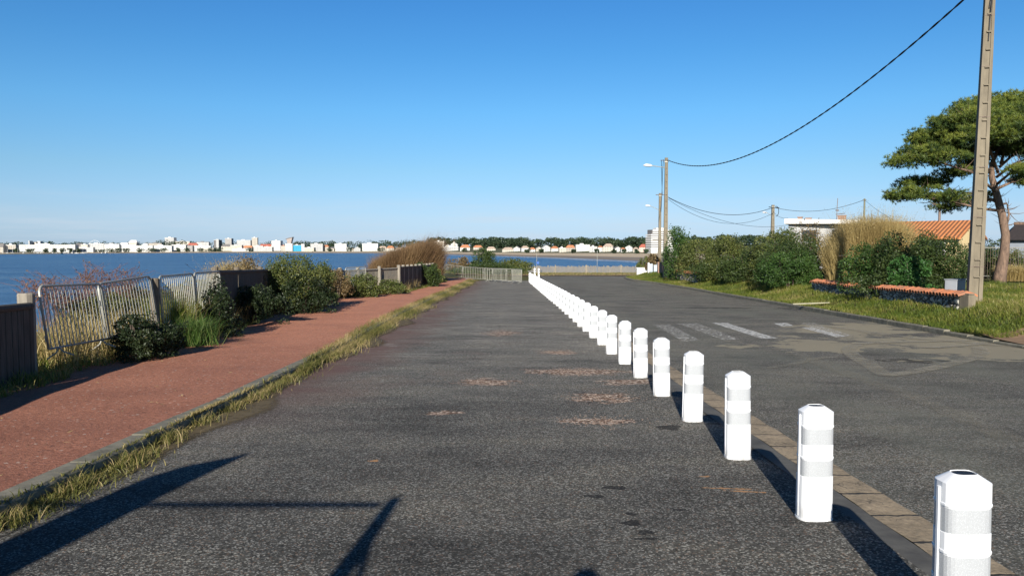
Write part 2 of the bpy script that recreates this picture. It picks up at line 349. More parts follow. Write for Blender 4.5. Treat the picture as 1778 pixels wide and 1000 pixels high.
# foliage
lf = leafmat
M['leaf_dark'] = lf('dark_shrub_leaf', [(0, (.022, .040, .012)), (.5, (.05, .08, .021)), (.85, (.095, .13, .032)), (1, (.17, .18, .06))])
M['leaf_mid'] = lf('green_shrub_leaf', [(0, (.03, .06, .015)), (.5, (.05, .105, .022)), (.9, (.10, .16, .035)), (1, (.17, .19, .06))])
M['leaf_olive'] = lf('olive_shrub_leaf', [(0, (.05, .07, .02)), (.5, (.105, .13, .033)), (.85, (.18, .185, .05)), (1, (.25, .2, .09))])
M['leaf_bright'] = lf('bright_green_leaf', [(0, (.03, .08, .02)), (.5, (.05, .135, .03)), (1, (.09, .20, .045))])
M['leaf_weed'] = lf('weed_leaf', [(0, (.05, .06, .018)), (.5, (.12, .125, .035)), (.85, (.20, .17, .06)), (1, (.30, .23, .11))])
M['leaf_bramble'] = lf('bramble_leaf', [(0, (.012, .022, .009)), (.6, (.028, .045, .016)), (.9, (.06, .075, .028)), (1, (.16, .12, .06))])
M['leaf_dry'] = lf('dry_brown_leaf', [(0, (.10, .07, .03)), (.5, (.19, .135, .06)), (1, (.30, .22, .11))])
M['grass'] = lf('verge_grass', [(0, (.07, .11, .015)), (.4, (.14, .18, .024)), (.7, (.24, .23, .05)), (1, (.40, .32, .15))], .35)
M['grass_dry'] = lf('dry_kerb_grass', [(0, (.075, .085, .022)), (.35, (.15, .155, .038)), (.6, (.25, .22, .07)), (1, (.48, .36, .18))], .35)
M['grass_green'] = lf('fresh_green_grass', [(0, (.035, .085, .018)), (.5, (.075, .15, .03)), (.8, (.14, .20, .05)), (1, (.26, .25, .10))], .35)
M['straw'] = lf('straw_stem', [(0, (.22, .16, .065)), (.5, (.40, .30, .12)), (1, (.56, .45, .21))], .35)
M['brownstalk'] = lf('brown_tamarisk_stalk', [(0, (.11, .065, .035)), (.5, (.21, .13, .065)), (1, (.33, .22, .11))], .3)
M['needle'] = lf('pine_needle', [(0, (.018, .036, .014)), (.4, (.06, .10, .022)), (.72, (.17, .21, .035)), (1, (.27, .29, .05))], .3)
M['farwood'] = lf('far_wood_leaf', [(0, (.018, .034, .018)), (.6, (.032, .055, .026)), (1, (.06, .08, .036))], .1)

# ------------------------------------------------------------------ mesh helpers
class MB:
    def __init__(s): s.v = []; s.f = []
    def add(s, vs, fs):
        o = len(s.v); s.v += [tuple(p) for p in vs]; s.f += [tuple(i + o for i in f) for f in fs]
    def box(s, x0, x1, y0, y1, z0, z1):
        s.add([(x0, y0, z0), (x1, y0, z0), (x1, y1, z0), (x0, y1, z0), (x0, y0, z1), (x1, y0, z1), (x1, y1, z1), (x0, y1, z1)],
              [(0, 3, 2, 1), (4, 5, 6, 7), (0, 1, 5, 4), (1, 2, 6, 5), (2, 3, 7, 6), (3, 0, 4, 7)])
    def obox(s, a, b, w, z0a, z1a, z0b=None, z1b=None):
        """upright slab along a->b (2D), width w"""
        z0b = z0a if z0b is None else z0b; z1b = z1a if z1b is None else z1b
        d = Vector((b[0] - a[0], b[1] - a[1])); d.normalize(); n = Vector((-d.y, d.x)) * w / 2
        q = [(a[0] + n.x, a[1] + n.y), (b[0] + n.x, b[1] + n.y), (b[0] - n.x, b[1] - n.y), (a[0] - n.x, a[1] - n.y)]
        zb = [z0a, z0b, z0b, z0a]; zt = [z1a, z1b, z1b, z1a]
        s.add([(p[0], p[1], z) for p, z in zip(q, zb)] + [(p[0], p[1], z) for p, z in zip(q, zt)],
              [(0, 1, 2, 3), (7, 6, 5, 4), (0, 4, 5, 1), (1, 5, 6, 2), (2, 6, 7, 3), (3, 7, 4, 0)])
    def tube(s, pts, r, n=6, cap=True):
        pts = [Vector(p) for p in pts]; N = len(pts)
        rs = [r] * N if isinstance(r, (int, float)) else list(r)
        o = len(s.v); up = None
        for i, p in enumerate(pts):
            t = (pts[min(i + 1, N - 1)] - pts[max(i - 1, 0)])
            if t.length < 1e-9: t = Vector((0, 0, 1))
            t.normalize()
            if up is None: up = Vector((1, 0, 0)) if abs(t.x) < .9 else Vector((0, 1, 0))
            a = t.cross(up); a.normalize(); up2 = a.cross(t); up2.normalize(); up = up2
            for k in range(n):
                th = 2 * math.pi * k / n
                s.v.append(tuple(p + (a * math.cos(th) + up * math.sin(th)) * rs[i]))
        for i in range(N - 1):
            for k in range(n):
                a0 = o + i * n + k; a1 = o + i * n + (k + 1) % n
                s.f.append((a0, a1, a1 + n, a0 + n))
        if cap:
            s.f.append(tuple(o + k for k in range(n))[::-1]); s.f.append(tuple(o + (N - 1) * n + k for k in range(n)))
    def prism(s, poly, y0, y1):
        """poly in xz extruded in y"""
        n = len(poly); s.add([(x, y0, z) for x, z in poly] + [(x, y1, z) for x, z in poly],
                             [tuple(range(n)), tuple(range(2 * n - 1, n - 1, -1))] + [(i, i + n, (i + 1) % n + n, (i + 1) % n) for i in range(n)])
    def build(s, name, mat, parent=None, smooth=False, loc=None, rot=None, bevel=0):
        me = bpy.data.meshes.new(name); me.from_pydata(s.v, [], s.f); me.update()
        o = bpy.data.objects.new(name, me); COL.objects.link(o); me.materials.append(mat)
        if smooth: me.polygons.foreach_set('use_smooth', [True] * len(me.polygons))
        if parent: o.parent = parent
        if loc is not None: o.location = loc
        if rot is not None: o.rotation_euler = rot
        if bevel:
            bv = o.modifiers.new('bevel', 'BEVEL'); bv.width = bevel; bv.segments = 2
        return o
def tag(o, label=None, cat=None, group=None, kind=None):
    if label: o['label'] = label
    if cat: o['category'] = cat
    if group: o['group'] = group
    if kind: o['kind'] = kind
    return o
def thing(name, label, cat, loc=(0, 0, 0), rz=0, group=None):
    o = bpy.data.objects.new(name, None); COL.objects.link(o); o.location = loc; o.rotation_euler = (0, 0, rz); o.empty_display_size = .2
    return tag(o, label, cat, group)
def copy_tree(o, parent=None):
    c = o.copy(); COL.objects.link(c); c.parent = parent
    for ch in o.children: copy_tree(ch, c)
    return c
def npmesh(name, mat, V, quads=None, tris=None, var=None, parent=None, loc=None):
    me = bpy.data.meshes.new(name)
    V = np.asarray(V, np.float32); nq = 0 if quads is None else len(quads); ntr = 0 if tris is None else len(tris)
    me.vertices.add(len(V)); me.vertices.foreach_set('co', V.ravel())
    li = []; 
    if nq: li.append(np.asarray(quads, np.int32).ravel())
    if ntr: li.append(np.asarray(tris, np.int32).ravel())
    li = np.concatenate(li); me.loops.add(len(li)); me.loops.foreach_set('vertex_index', li)
    tot = np.concatenate([np.full(nq, 4, np.int32), np.full(ntr, 3, np.int32)]); st = np.concatenate([[0], np.cumsum(tot)[:-1]]).astype(np.int32)
    me.polygons.add(nq + ntr); me.polygons.foreach_set('loop_start', st); me.polygons.foreach_set('loop_total', tot)
    if var is not None:
        a = me.attributes.new('var', 'FLOAT', 'POINT'); a.data.foreach_set('value', np.asarray(var, np.float32))
    me.update(calc_edges=True); me.validate()
    o = bpy.data.objects.new(name, me); COL.objects.link(o); me.materials.append(mat)
    if parent: o.parent = parent
    if loc is not None: o.location = loc
    return o
rg = np.random.default_rng(11)
def unit(v): return v / np.maximum(1e-6, np.linalg.norm(v, axis=1, keepdims=True))
def leaves(C, size, asp=.5, up=.3, out=None, var=None):
    """rhombic leaves with a fold at centres C"""
    n = len(C); d = unit(rg.normal(size=(n, 3)) + np.array([0, 0, up]) + (0 if out is None else out * .8))
    q = unit(np.cross(d, rg.normal(size=(n, 3))))
    s = (size * rg.uniform(.6, 1.3, n))[:, None]
    V = np.stack([C - d * s * .5, C + q * s * asp * .5, C + d * s * .5, C - q * s * asp * .5], 1).reshape(-1, 3)
    Q = np.arange(4 * n).reshape(-1, 4)
    vv = rg.random(n) if var is None else var
    return V, Q, np.repeat(vv, 4)
def blades(B, h, wd, lean, curl=.5, var=None, dirs=None):
    n = len(B); a = rg.uniform(0, 2 * math.pi, n)
    if dirs is None: dr = np.stack([np.cos(a), np.sin(a), np.zeros(n)], 1)
    else: dr = unit(dirs + rg.normal(size=(n, 3)) * [.5, .5, 0])
    hh = (h * rg.uniform(.5, 1.25, n))[:, None]; ln = (lean * rg.uniform(.2, 1.3, n))[:, None]
    b = rg.uniform(0, 2 * math.pi, n); sd = np.stack([np.cos(b), np.sin(b), np.zeros(n)], 1) * (wd * rg.uniform(.6, 1.4, n))[:, None] * .5
    up = np.array([0, 0, 1.])
    m = B + up * hh * .55 + dr * hh * ln * .35; tp = B + up * hh * (1 - .35 * np.minimum(ln, 1.6) * curl) + dr * hh * ln
    V = np.stack([B - sd, B + sd, m + sd * .8, m - sd * .8, tp], 1).reshape(-1, 3)
    i = np.arange(n) * 5
    Q = np.stack([i, i + 1, i + 2, i + 3], 1); T = np.stack([i + 3, i + 2, i + 4], 1)
    vv = rg.random(n) if var is None else var
    return V, Q, T, np.repeat(vv, 5)
def cloud_points(n, W, D, Ht, nb, flat=1.0, br=(.22, .38), dome=False):
    """points on shells of many sub-clumps filling an ellipsoid (or a dome standing on z = 0)"""
    a = rg.uniform(0, 6.283, nb); r0 = np.sqrt(rg.random(nb)) * .95
    if dome:
        zt = np.sqrt(np.clip(1 - (r0 * .9) ** 2.4, .05, 1)); c = np.stack([r0 * np.cos(a), r0 * np.sin(a), zt * rg.uniform(.12, 1, nb) ** .7], 1)
        r = rg.uniform(br[0] * .7, br[1], nb); c[:, 2] = c[:, 2] * 2 - 1
    else:
        c = unit(rg.normal(size=(nb, 3))) * (rg.uniform(.25, 1, (nb, 1)) ** .5); r = rg.uniform(*br, nb)
    c = c * (1 - r[:, None] * .8)
    k = rg.choice(nb, n, p=r ** 2 / (r ** 2).sum()); d = unit(rg.normal(size=(n, 3)))
    p = c[k] + d * r[k][:, None] * (rg.uniform(.45, 1.0, n) ** .6 * rg.choice([1, 1, 1, 1.18], n))[:, None]
    clump = rg.random(nb)[k]
    lo, hi = np.percentile(p, 1, axis=0), np.percentile(p, 99, axis=0)
    p = (p - (lo + hi) / 2) / ((hi - lo) / 2)
    P = p * np.array([W / 2, D / 2, Ht / 2]); P[:, 2] += Ht / 2
    keep = P[:, 2] > -.04
    return P[keep], d[keep], clump[keep]
def shrub(name, label, u0, u1, vtop, D, depth, mat, n=5000, leaf=.09, nb=26, zoff=0, cat='shrub', group=None, z0=None, stems=5, asp=.5, br=(.22, .38), sprouts=0, yoff=0, dome=True):
    um = (u0 + u1) / 2; W = (u1 - u0) / F * D; x = (um - 889) / F * D; y = D + depth / 2 * .6 + yoff
    zb = (H(x, y) if z0 is None else z0) + zoff; top = at(um, vtop, D).z; ht = max(.2, top - zb)
    e = thing(name, label, cat, (x, y, zb), 0, group)
    P, d, cl = cloud_points(n, W * 1.04, depth, ht, int(nb * 1.7), br=(br[0] * .7, br[1] * .85), dome=dome)
    var = np.clip(.25 * rg.random(len(P)) + .5 * cl + .3 * rg.random(len(P)) ** 2, 0, 1)
    if sprouts:
        ex = []
        for s in range(sprouts):
            a = rg.uniform(-.42, .42) * W; zt = ht * rg.uniform(.95, 1.16); z0_ = ht * .7
            tt = rg.random(40); ex.append(np.stack([a + rg.normal(size=40) * .05 + (tt * .15), rg.normal(size=40) * depth * .1, z0_ + (zt - z0_) * tt], 1))
        ex = np.concatenate(ex); P = np.concatenate([P, ex]); d = np.concatenate([d, np.zeros_like(ex)]); var = np.concatenate([var, rg.random(len(ex)) * .6])
    V, Q, vv = leaves(P, leaf, asp, .3, d, var)
    npmesh('foliage', mat, V, Q, None, vv, e)
    b = MB()
    for i in range(stems):
        a = rg.uniform(0, 6.28); r = rg.uniform(.1, .6)
        b.tube([(r * .2 * math.cos(a) * W / 2, r * .2 * math.sin(a) * depth / 2, -.1), (r * .6 * math.cos(a) * W / 2, r * .6 * math.sin(a) * depth / 2, ht * .45),
                (r * math.cos(a) * W / 2, r * math.sin(a) * depth / 2, ht * .85)], [.035, .022, .008], 5)
    b.build('stem', M['twig'], e)
    return e
def grass(name, label, pts, h, wd, lean, mat, cat='grass', dirs=None, var=None):
    V, Q, T, vv = blades(np.asarray(pts, float), h, wd, lean, var=var, dirs=dirs)
    o = npmesh(name, mat, V, Q, T, vv); return tag(o, label, cat, kind='stuff')

# ------------------------------------------------------------------ ground
def sheet(name, xs, ys, hf, mat, kind='structure'):
    V = [(x, y, hf(x, y)) for y in ys for x in xs]; nx = len(xs)
    Q = [(j * nx + i, j * nx + i + 1, (j + 1) * nx + i + 1, (j + 1) * nx + i) for j in range(len(ys) - 1) for i in range(nx - 1)]
    o = npmesh(name, mat, V, Q); o.data.polygons.foreach_set('use_smooth', [True] * len(Q)); return tag(o, kind=kind)
def hum(x, y): return .03 * math.sin(x * 2.1 + y * 1.3) + .025 * math.sin(x * 4.7 - y * 3.1) + .02 * math.sin(y * 7 + x)
def ground_h(x, y):
    z = H(x, y) - .03
    if x < fx(y) or x > kx(y) + .5: z += hum(x, y)
    elif lx(y) > x: z -= .04
    if y < 79 and lx(y) - .7 < x < kx(y) + .12: z = g(y) - .12
    return z
xs = sorted(set([-300, -120, -60, -40, -30, -25, -22, -20, -18, -16, -14] + list(np.arange(-13, -3, .3)) + [-2.9, -1.5, 0, 2.2, 2.4, 5, 8] + list(np.arange(9.5, 18, .2)) + list(np.arange(18, 40, 2)) + [45, 60, 90, 140, 220, 400]))
ys = sorted(set(list(np.arange(-20, 12, 1.5)) + list(np.arange(12, 60, .7)) + list(np.arange(60, 110, 1.5)) + list(np.arange(110, 150, 5)) + [160, 200, 260, 300, 360, 400, 420, 450, 500]))
sheet('ground', xs, ys, ground_h, M['soil'])
def ribbon(name, lf_, rf_, ys, off, mat, nx=2, cross=None):
    V = []; 
    for y in ys:
        a, b = lf_(y), rf_(y)
        for i in range(nx + 1):
            x = a + (b - a) * i / nx; V.append((x, y, g(y) + off + (cross(x, y) if cross else 0)))
    n = nx + 1; Q = [(j * n + i, j * n + i + 1, (j + 1) * n + i + 1, (j + 1) * n + i) for j in range(len(ys) - 1) for i in range(nx)]
    o = npmesh(name, mat, V, Q); o.data.polygons.foreach_set('use_smooth', [True] * len(Q)); return tag(o, kind='structure')
yr = list(np.arange(-20, 66, .8))
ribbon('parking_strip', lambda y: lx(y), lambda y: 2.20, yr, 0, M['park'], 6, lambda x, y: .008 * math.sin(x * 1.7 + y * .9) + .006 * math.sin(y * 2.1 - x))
yroad = list(np.arange(-20, 80.6, .8))
def rleft(y): return 2.68 if y < 62 else 2.68 - (y - 62) * .03
ribbon('road', rleft, lambda y: min(kx(y), 20), yroad, .0, M['road'], 8, lambda x, y: .012 * math.sin(x * .9 + y * .5) - .01)
ribbon('gutter_edge', lambda y: 2.19, lambda y: 2.37, list(np.arange(-20, 64, .8)), .004, M['gutter_edge'], 1)
# gutter of worn blocks: joints and cracks are in the material
def gutter_mat():
    m, t, b = new_mat('gutter_block'); P = GEO(t)
    n = noise(t, P, 4, 9, .68); f = noise(t, P, 30, 5, .7); sx = nd(t, 'ShaderNodeSeparateXYZ'); t.links.new(P, sx.inputs[0])
    c = ramp(t, n, [(.28, (.11, .085, .055)), (.42, (.25, .195, .125)), (.7, (.40, .31, .20))])
    c = mx(t, 1., c, ramp(t, f, [(.3, (.6, .6, .6)), (.7, (1.3, 1.3, 1.3))]), 'MULTIPLY')
    yy = mth(t, 'ADD', sx.outputs[1], mth(t, 'MULTIPLY', mth(t, 'SUBTRACT', noise(t, P, 9, 4), .5), .07))
    fr = mth(t, 'ABSOLUTE', mth(t, 'SUBTRACT', mth(t, 'FRACT', mth(t, 'DIVIDE', yy, .5)), .5))
    j = rng_(t, fr, .465, .485); cr = rng_(t, mth(t, 'ABSOLUTE', mth(t, 'SUBTRACT', noise(t, P, 2.6, 3, .6, .6), .5)), .006, .0, 0, .8)
    c = mx(t, mth(t, 'MAXIMUM', j, cr), c, (.02, .017, .013))
    t.links.new(c, b.inputs['Base Color']); b.inputs['Roughness'].default_value = .9; bump(t, b, mth(t, 'SUBTRACT', n, mth(t, 'MULTIPLY', j, .5)), .012, .8); return m
ribbon('gutter', lambda y: 2.37 + .008 * math.sin(y * 7.3), lambda y: 2.675 + .008 * math.sin(y * 9.1 + 1), list(np.arange(-4, 62, .25)), .006, gutter_mat(), 2, lambda x, y: .004 * math.sin(y * 12.56))
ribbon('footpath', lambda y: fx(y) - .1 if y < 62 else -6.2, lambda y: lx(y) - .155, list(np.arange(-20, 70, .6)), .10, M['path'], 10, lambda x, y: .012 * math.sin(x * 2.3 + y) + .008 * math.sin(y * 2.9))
# path kerb
b = MB(); y = -6
while y < 66:
    l = 1.0; j = random.uniform(-.004, .004); dz = random.uniform(-.003, .003)
    x0, x1 = lx(y) - .17 + j, lx(y) + .01 + j; e_ = lx(y + l) - lx(y)
    b.add([(x0, y + .01, g(y) - .1), (x1, y + .01, g(y) - .1), (x1, y + .01, g(y) + .085 + dz), (x1 - .025, y + .01, g(y) + .112 + dz), (x0, y + .01, g(y) + .112 + dz),
           (x0 + e_, y + l - .006, g(y + l) - .1), (x1 + e_, y + l - .006, g(y + l) - .1), (x1 + e_, y + l - .006, g(y + l) + .085 + dz), (x1 + e_ - .025, y + l - .006, g(y + l) + .112 + dz), (x0 + e_, y + l - .006, g(y + l) + .112 + dz)],
          [(0, 1, 2, 3, 4), (9, 8, 7, 6, 5), (1, 6, 7, 2), (2, 7, 8, 3), (3, 8, 9, 4), (4, 9, 5, 0)]); y += l
tag(b.build('path_kerb', M['kerb']), kind='structure')
# verge kerb on the right
b = MB(); y = -10
while y < 73:
    l = 1.0; x, x2 = kx(y), kx(y + l); up = .03 + .10 * sstep(15.5, 20, y); j = random.uniform(-.01, .01)
    hp = lambda yy: g(yy) + up + j
    b.add([(x, y + .01, g(y) - .1), (x, y + .01, hp(y) - .02), (x + .02, y + .01, hp(y)), (x + .16, y + .01, hp(y)), (x + .16, y + .01, g(y) - .1),
           (x2, y + l - .01, g(y + l) - .1), (x2, y + l - .01, hp(y + l) - .02), (x2 + .02, y + l - .01, hp(y + l)), (x2 + .16, y + l - .01, hp(y + l)), (x2 + .16, y + l - .01, g(y + l) - .1)],
          [(0, 1, 2, 3, 4)[::-1], (5, 6, 7, 8, 9), (0, 5, 6, 1), (1, 6, 7, 2), (2, 7, 8, 3), (3, 8, 9, 4)]); y += l
tag(b.build('verge_kerb', M['kerb']), kind='structure')
def channel():
    V = []; var = []; ys_ = np.arange(0, 64, .3)
    for y in ys_:
        wd_ = .34 + .16 * math.sin(y * .9) + .10 * math.sin(y * 2.3) + (.25 if y > 16 else 0)
        for x, a in ((lx(y), 1), (lx(y) + wd_ * .5, 1), (lx(y) + wd_, 0)): V.append((x, y, g(y) + .006 + .008 * math.sin(x * 1.7 + y * .9) + .006 * math.sin(y * 2.1 - x))); var.append(a)
    Q = [(3 * i + j, 3 * i + j + 1, 3 * i + j + 4, 3 * i + j + 3) for i in range(len(ys_) - 1) for j in range(2)]
    tag(npmesh('kerb_dirt', M['chdirt'], V, Q, None, var), kind='structure')
M['chdirt'] = paint_mat('kerb_channel_dirt', (.13, .10, .055), .25, .5, 9, edge=True, mxa=1.)
channel()
# dirt driveway
V = []; ysd = list(np.arange(8, 17.6, .4)); xsd = list(np.arange(10.78, 16, .3))
sheet('dirt_driveway', xsd, ysd, lambda x, y: max(H(x, y), H(x, y)) + .02 + hum(x, y) * (1 if x > kx(y) + .5 else 0), M['dirt'])
# sand strip at the road end
sheet('sandy_strip', list(np.arange(-6, 20, 1.)), [80.2, 82, 84, 86, 88], lambda x, y: H(x, y) + .05 + hum(x, y) * .3, M['dirt'])

# painted markings and tyre tracks: flat sheets just above the road
def flat_poly(name, pts, off, mat):
    V = [(p.x, p.y, g(p.y) + off) for p in pts]
    return tag(npmesh(name, mat, V, [list(range(4))]), kind='structure')
def stripe(u0, v0, u1, v1, u2, v2, u3, v3, m, nm='crossing_stripe'):
    c = [gp(u0, v0), gp(u1, v1), gp(u2, v2), gp(u3, v3)]; n = 8; V = []
    for i in range(n + 1):
        t = i / n
        for k in (0, 1):
            p = c[0].lerp(c[3], t).lerp(c[1].lerp(c[2], t), k)
            V.append((p.x, p.y, g(p.y) + .012 * math.sin(p.x * .9 + p.y * .5) - .01 + .007))
    Q = [(2 * i, 2 * i + 1, 2 * i + 3, 2 * i + 2) for i in range(n)]
    return tag(npmesh(nm, m, V, Q), kind='structure')
stripe(1236, 559.5, 1262, 559.5, 1350, 588, 1322, 588.5, M['paint'])
stripe(1175, 561, 1212, 561, 1284, 589.5, 1255, 590.5, M['paint_old'])
stripe(1133, 564, 1163, 564, 1216, 591, 1186, 592, M['paint_old'])
stripe(1344, 561, 1366, 560, 1378, 565, 1358, 566, M['paint'], 'worn_paint_patch')
stripe(1390, 561, 1412, 560.5, 1482, 582, 1462, 583, M['paint_old'], 'worn_paint_patch')
stripe(1392, 568, 1410, 567, 1470, 583, 1452, 584.5, M['paint'], 'worn_paint_patch')
def track(pix, wd, off=.012, mat=None, name='tyre_track', hf=None, a=1.):
    pts = [gp(u, v) for u, v in pix]
    # catmull
    P = []
    for i in range(len(pts) - 1):
        p0, p1, p2, p3 = pts[max(i - 1, 0)], pts[i], pts[i + 1], pts[min(i + 2, len(pts) - 1)]
        for k in range(6):
            t = k / 6; P.append(.5 * ((2 * p1) + (p2 - p0) * t + (2 * p0 - 5 * p1 + 4 * p2 - p3) * t * t + (3 * p1 - p0 - 3 * p2 + p3) * t ** 3))
    P.append(pts[-1]); V = []; var = []
    for i, p in enumerate(P):
        d = (P[min(i + 1, len(P) - 1)] - P[max(i - 1, 0)]); d.z = 0; d.normalize(); n = Vector((-d.y, d.x, 0))
        for k, vv in ((-1, 0), (-.55, 1), (.55, 1), (1, 0)):
            q = p + n * wd / 2 * k; V.append((q.x, q.y, g(q.y) + .012 * math.sin(q.x * .9 + q.y * .5) - .01 + off)); var.append(a * vv * min(1, i / 3, (len(P) - 1 - i) / 3))
    Q = [(4 * i + k, 4 * i + k + 1, 4 * i + k + 5, 4 * i + k + 4) for i in range(len(P) - 1) for k in range(3)]
    return tag(npmesh(name, mat or M['dust'], V, Q, None, var), kind='structure')
track([(1530, 595), (1495, 598), (1475, 606), (1482, 618), (1510, 633), (1540, 652)], .33)
track([(1530, 651), (1570, 647), (1630, 637), (1680, 625), (1704, 612), (1695, 600)], .33, .015)
track([(1475, 598), (1540, 594), (1620, 592), (1700, 590)], .3, .018)
track([(1600, 604), (1640, 602), (1700, 597), (1720, 592)], .3, .02)
track([(1378, 612), (1430, 632), (1500, 658), (1590, 690), (1700, 740), (1778, 775)], .38, .013, a=.25)
track([(1322, 640), (1375, 632), (1420, 622), (1470, 620)], .22, .016, a=.35)
track([(1390, 560), (1480, 572), (1580, 586), (1660, 592), (1778, 603)], .5, .017, a=.45)

# ------------------------------------------------------------------ sea and far shore
V = [(-6000, -500, SEA), (3000, -500, SEA), (3000, 8000, SEA), (-6000, 8000, SEA)]
tag(npmesh('sea', M['water'], V, [(0, 1, 2, 3)]), kind='structure')
SU = [-700, -150, 0, 200, 400, 640, 780, 880, 1000, 1106, 1250, 1500]
SW = [441.6, 441.6, 441.6, 440, 439.3, 440, 442.5, 444.8, 449, 454, 461, 470]
def Dw(u, s=12.0):
    v = np.interp(u, SU, SW); d = ray(u, v); return s / (-d.z / d.y)
BU = [-700, 0, 200, 400, 640, 780, 880, 1000, 1106, 1300, 1500]
BV = [438.5, 438.5, 438, 436.8, 436.8, 437.5, 439, 439.5, 440, 441, 442]
BD = [1500, 1500, 1700, 1850, 1800, 1480, 1290, 1120, 1010, 900, 850]
def Db(u): return float(np.interp(u, BU, BD))
def shore():
    us = np.arange(-700, 1500, 20.); rows = []
    for u in us:
        dw, db = Dw(u), max(Db(u), Dw(u) + 40); a = at(u, 500, dw); a.z = SEA - .6
        b0 = at(u, np.interp(u, BU, BV), db)
        r = [a, a.lerp(b0, .1), a.lerp(b0, .45), b0]; r[1].z = SEA + .25; r[2].z = SEA + (b0.z - SEA) * .4
        for k, (dd, hh) in enumerate(((60, 2), (220, 6), (500, 9), (1500, 9), (4000, 5))):
            q = at(u, 430, db + dd); q.z = b0.z + hh * (1.4 if u > 700 else .4); r.append(q)
        rows.append(r)
    n = len(rows[0])
    def part(name, i0, i1, mat):
        V = [tuple(r[i]) for r in rows for i in range(i0, i1 + 1)]; m = i1 - i0 + 1
        Q = [(j * m + i, (j + 1) * m + i, (j + 1) * m + i + 1, j * m + i + 1) for j in range(len(rows) - 1) for i in range(m - 1)]
        o = npmesh(name, mat, V, Q); tag(o, kind='structure')
    part('beach_wet_sand', 0, 2, M['wetbeach']); part('beach', 2, 3, M['beach']); part('far_hills', 3, n - 1, M['farland'])
shore()
def foam_line(k, u0, u1, wdt, name='surf'):
    us = np.arange(u0, u1, 8.); V = []; var = []
    for i, u in enumerate(us):
        D = Dw(u) * k * (1 + .004 * math.sin(u * .07 + k * 30)); p = at(u, 450, D); e = min(1, i / 4, (len(us) - 1 - i) / 4)
        for a, b_ in ((-1, 0), (0, 1), (1, 0)): V.append((p.x, p.y + a * wdt, SEA + .12)); var.append(b_ * e)
    Q = [(3 * i + j, 3 * i + 3 + j, 3 * i + 4 + j, 3 * i + 1 + j) for i in range(len(us) - 1) for j in range(2)]
    tag(npmesh(name, M['foam'], V, Q, None, var), kind='structure')
foam_line(.985, 740, 1160, 9); foam_line(.955, 860, 1160, 8); foam_line(.90, 760, 1060, 6); foam_line(.92, 960, 1160, 7); foam_line(1.0, -50, 760, 8)

# ------------------------------------------------------------------ far town
def wallmat(name, c, wcol=(.16, .18, .2), wx=3.6, wz=3.0, ww=.42, wh=.5, hfade=.8):
    m, t, b = new_mat(name); co = nd(t, 'ShaderNodeTexCoord').outputs['Object']; s = nd(t, 'ShaderNodeSeparateXYZ'); t.links.new(co, s.inputs[0])
    fx_ = mth(t, 'FRACT', mth(t, 'DIVIDE', mth(t, 'ADD', s.outputs[0], mth(t, 'MULTIPLY', s.outputs[1], .8)), wx)); fz = mth(t, 'FRACT', mth(t, 'DIVIDE', s.outputs[2], wz))
    a = mth(t, 'MULTIPLY', mth(t, 'LESS_THAN', mth(t, 'ABSOLUTE', mth(t, 'SUBTRACT', fx_, .5)), ww / 2), mth(t, 'LESS_THAN', mth(t, 'ABSOLUTE', mth(t, 'SUBTRACT', fz, .5)), wh / 2))
    oi = nd(t, 'ShaderNodeObjectInfo').outputs['Random']; col = mx(t, 1., c, ramp(t, oi, [(0, (.72, .72, .73)), (1, (1.12, 1.12, 1.1))]), 'MULTIPLY'); col = mx(t, mth(t, 'MULTIPLY', a, hfade), col, wcol); n = noise(t, co, .15, 4); col = mx(t, 1., col, ramp(t, n, [(.3, (.86, .86, .86)), (.7, (1.05, 1.05, 1.05))]), 'MULTIPLY')
    t.links.new(col, b.inputs['Base Color']); b.inputs['Roughness'].default_value = .85; return m
FW = {'w': wallmat('far_white_wall', (.62, .61, .58)), 'c': wallmat('far_cream_wall', (.52, .47, .39)), 'g': wallmat('far_grey_wall', (.40, .38, .36)),
      'p': wallmat('far_pink_wall', (.66, .48, .40)), 'b': wallmat('far_blue_glass', (.04, .32, .50), (.02, .18, .3), 4, 3, .1, .2), 's': wallmat('far_striped_wall', (.82, .80, .78), (.12, .12, .14), 200, 3.4, 1.0, .42, .8),
      'd': wallmat('far_dark_wall', (.16, .15, .15))}
FR = {'o': simple('far_orange_roof', (.50, .21, .10), (.38, .16, .08), .5, .9), 'r': simple('far_red_roof', (.42, .12, .08), (.34, .1, .07), .5, .9),
      'k': simple('far_grey_roof', (.20, .19, .18), (.13, .12, .12), .5, .9), 'w': simple('far_white_roof', (.70, .69, .66), (.6, .59, .57), .5, .9), 't': simple('far_tan_roof', (.45, .36, .28), (.36, .28, .22), .5, .9)}
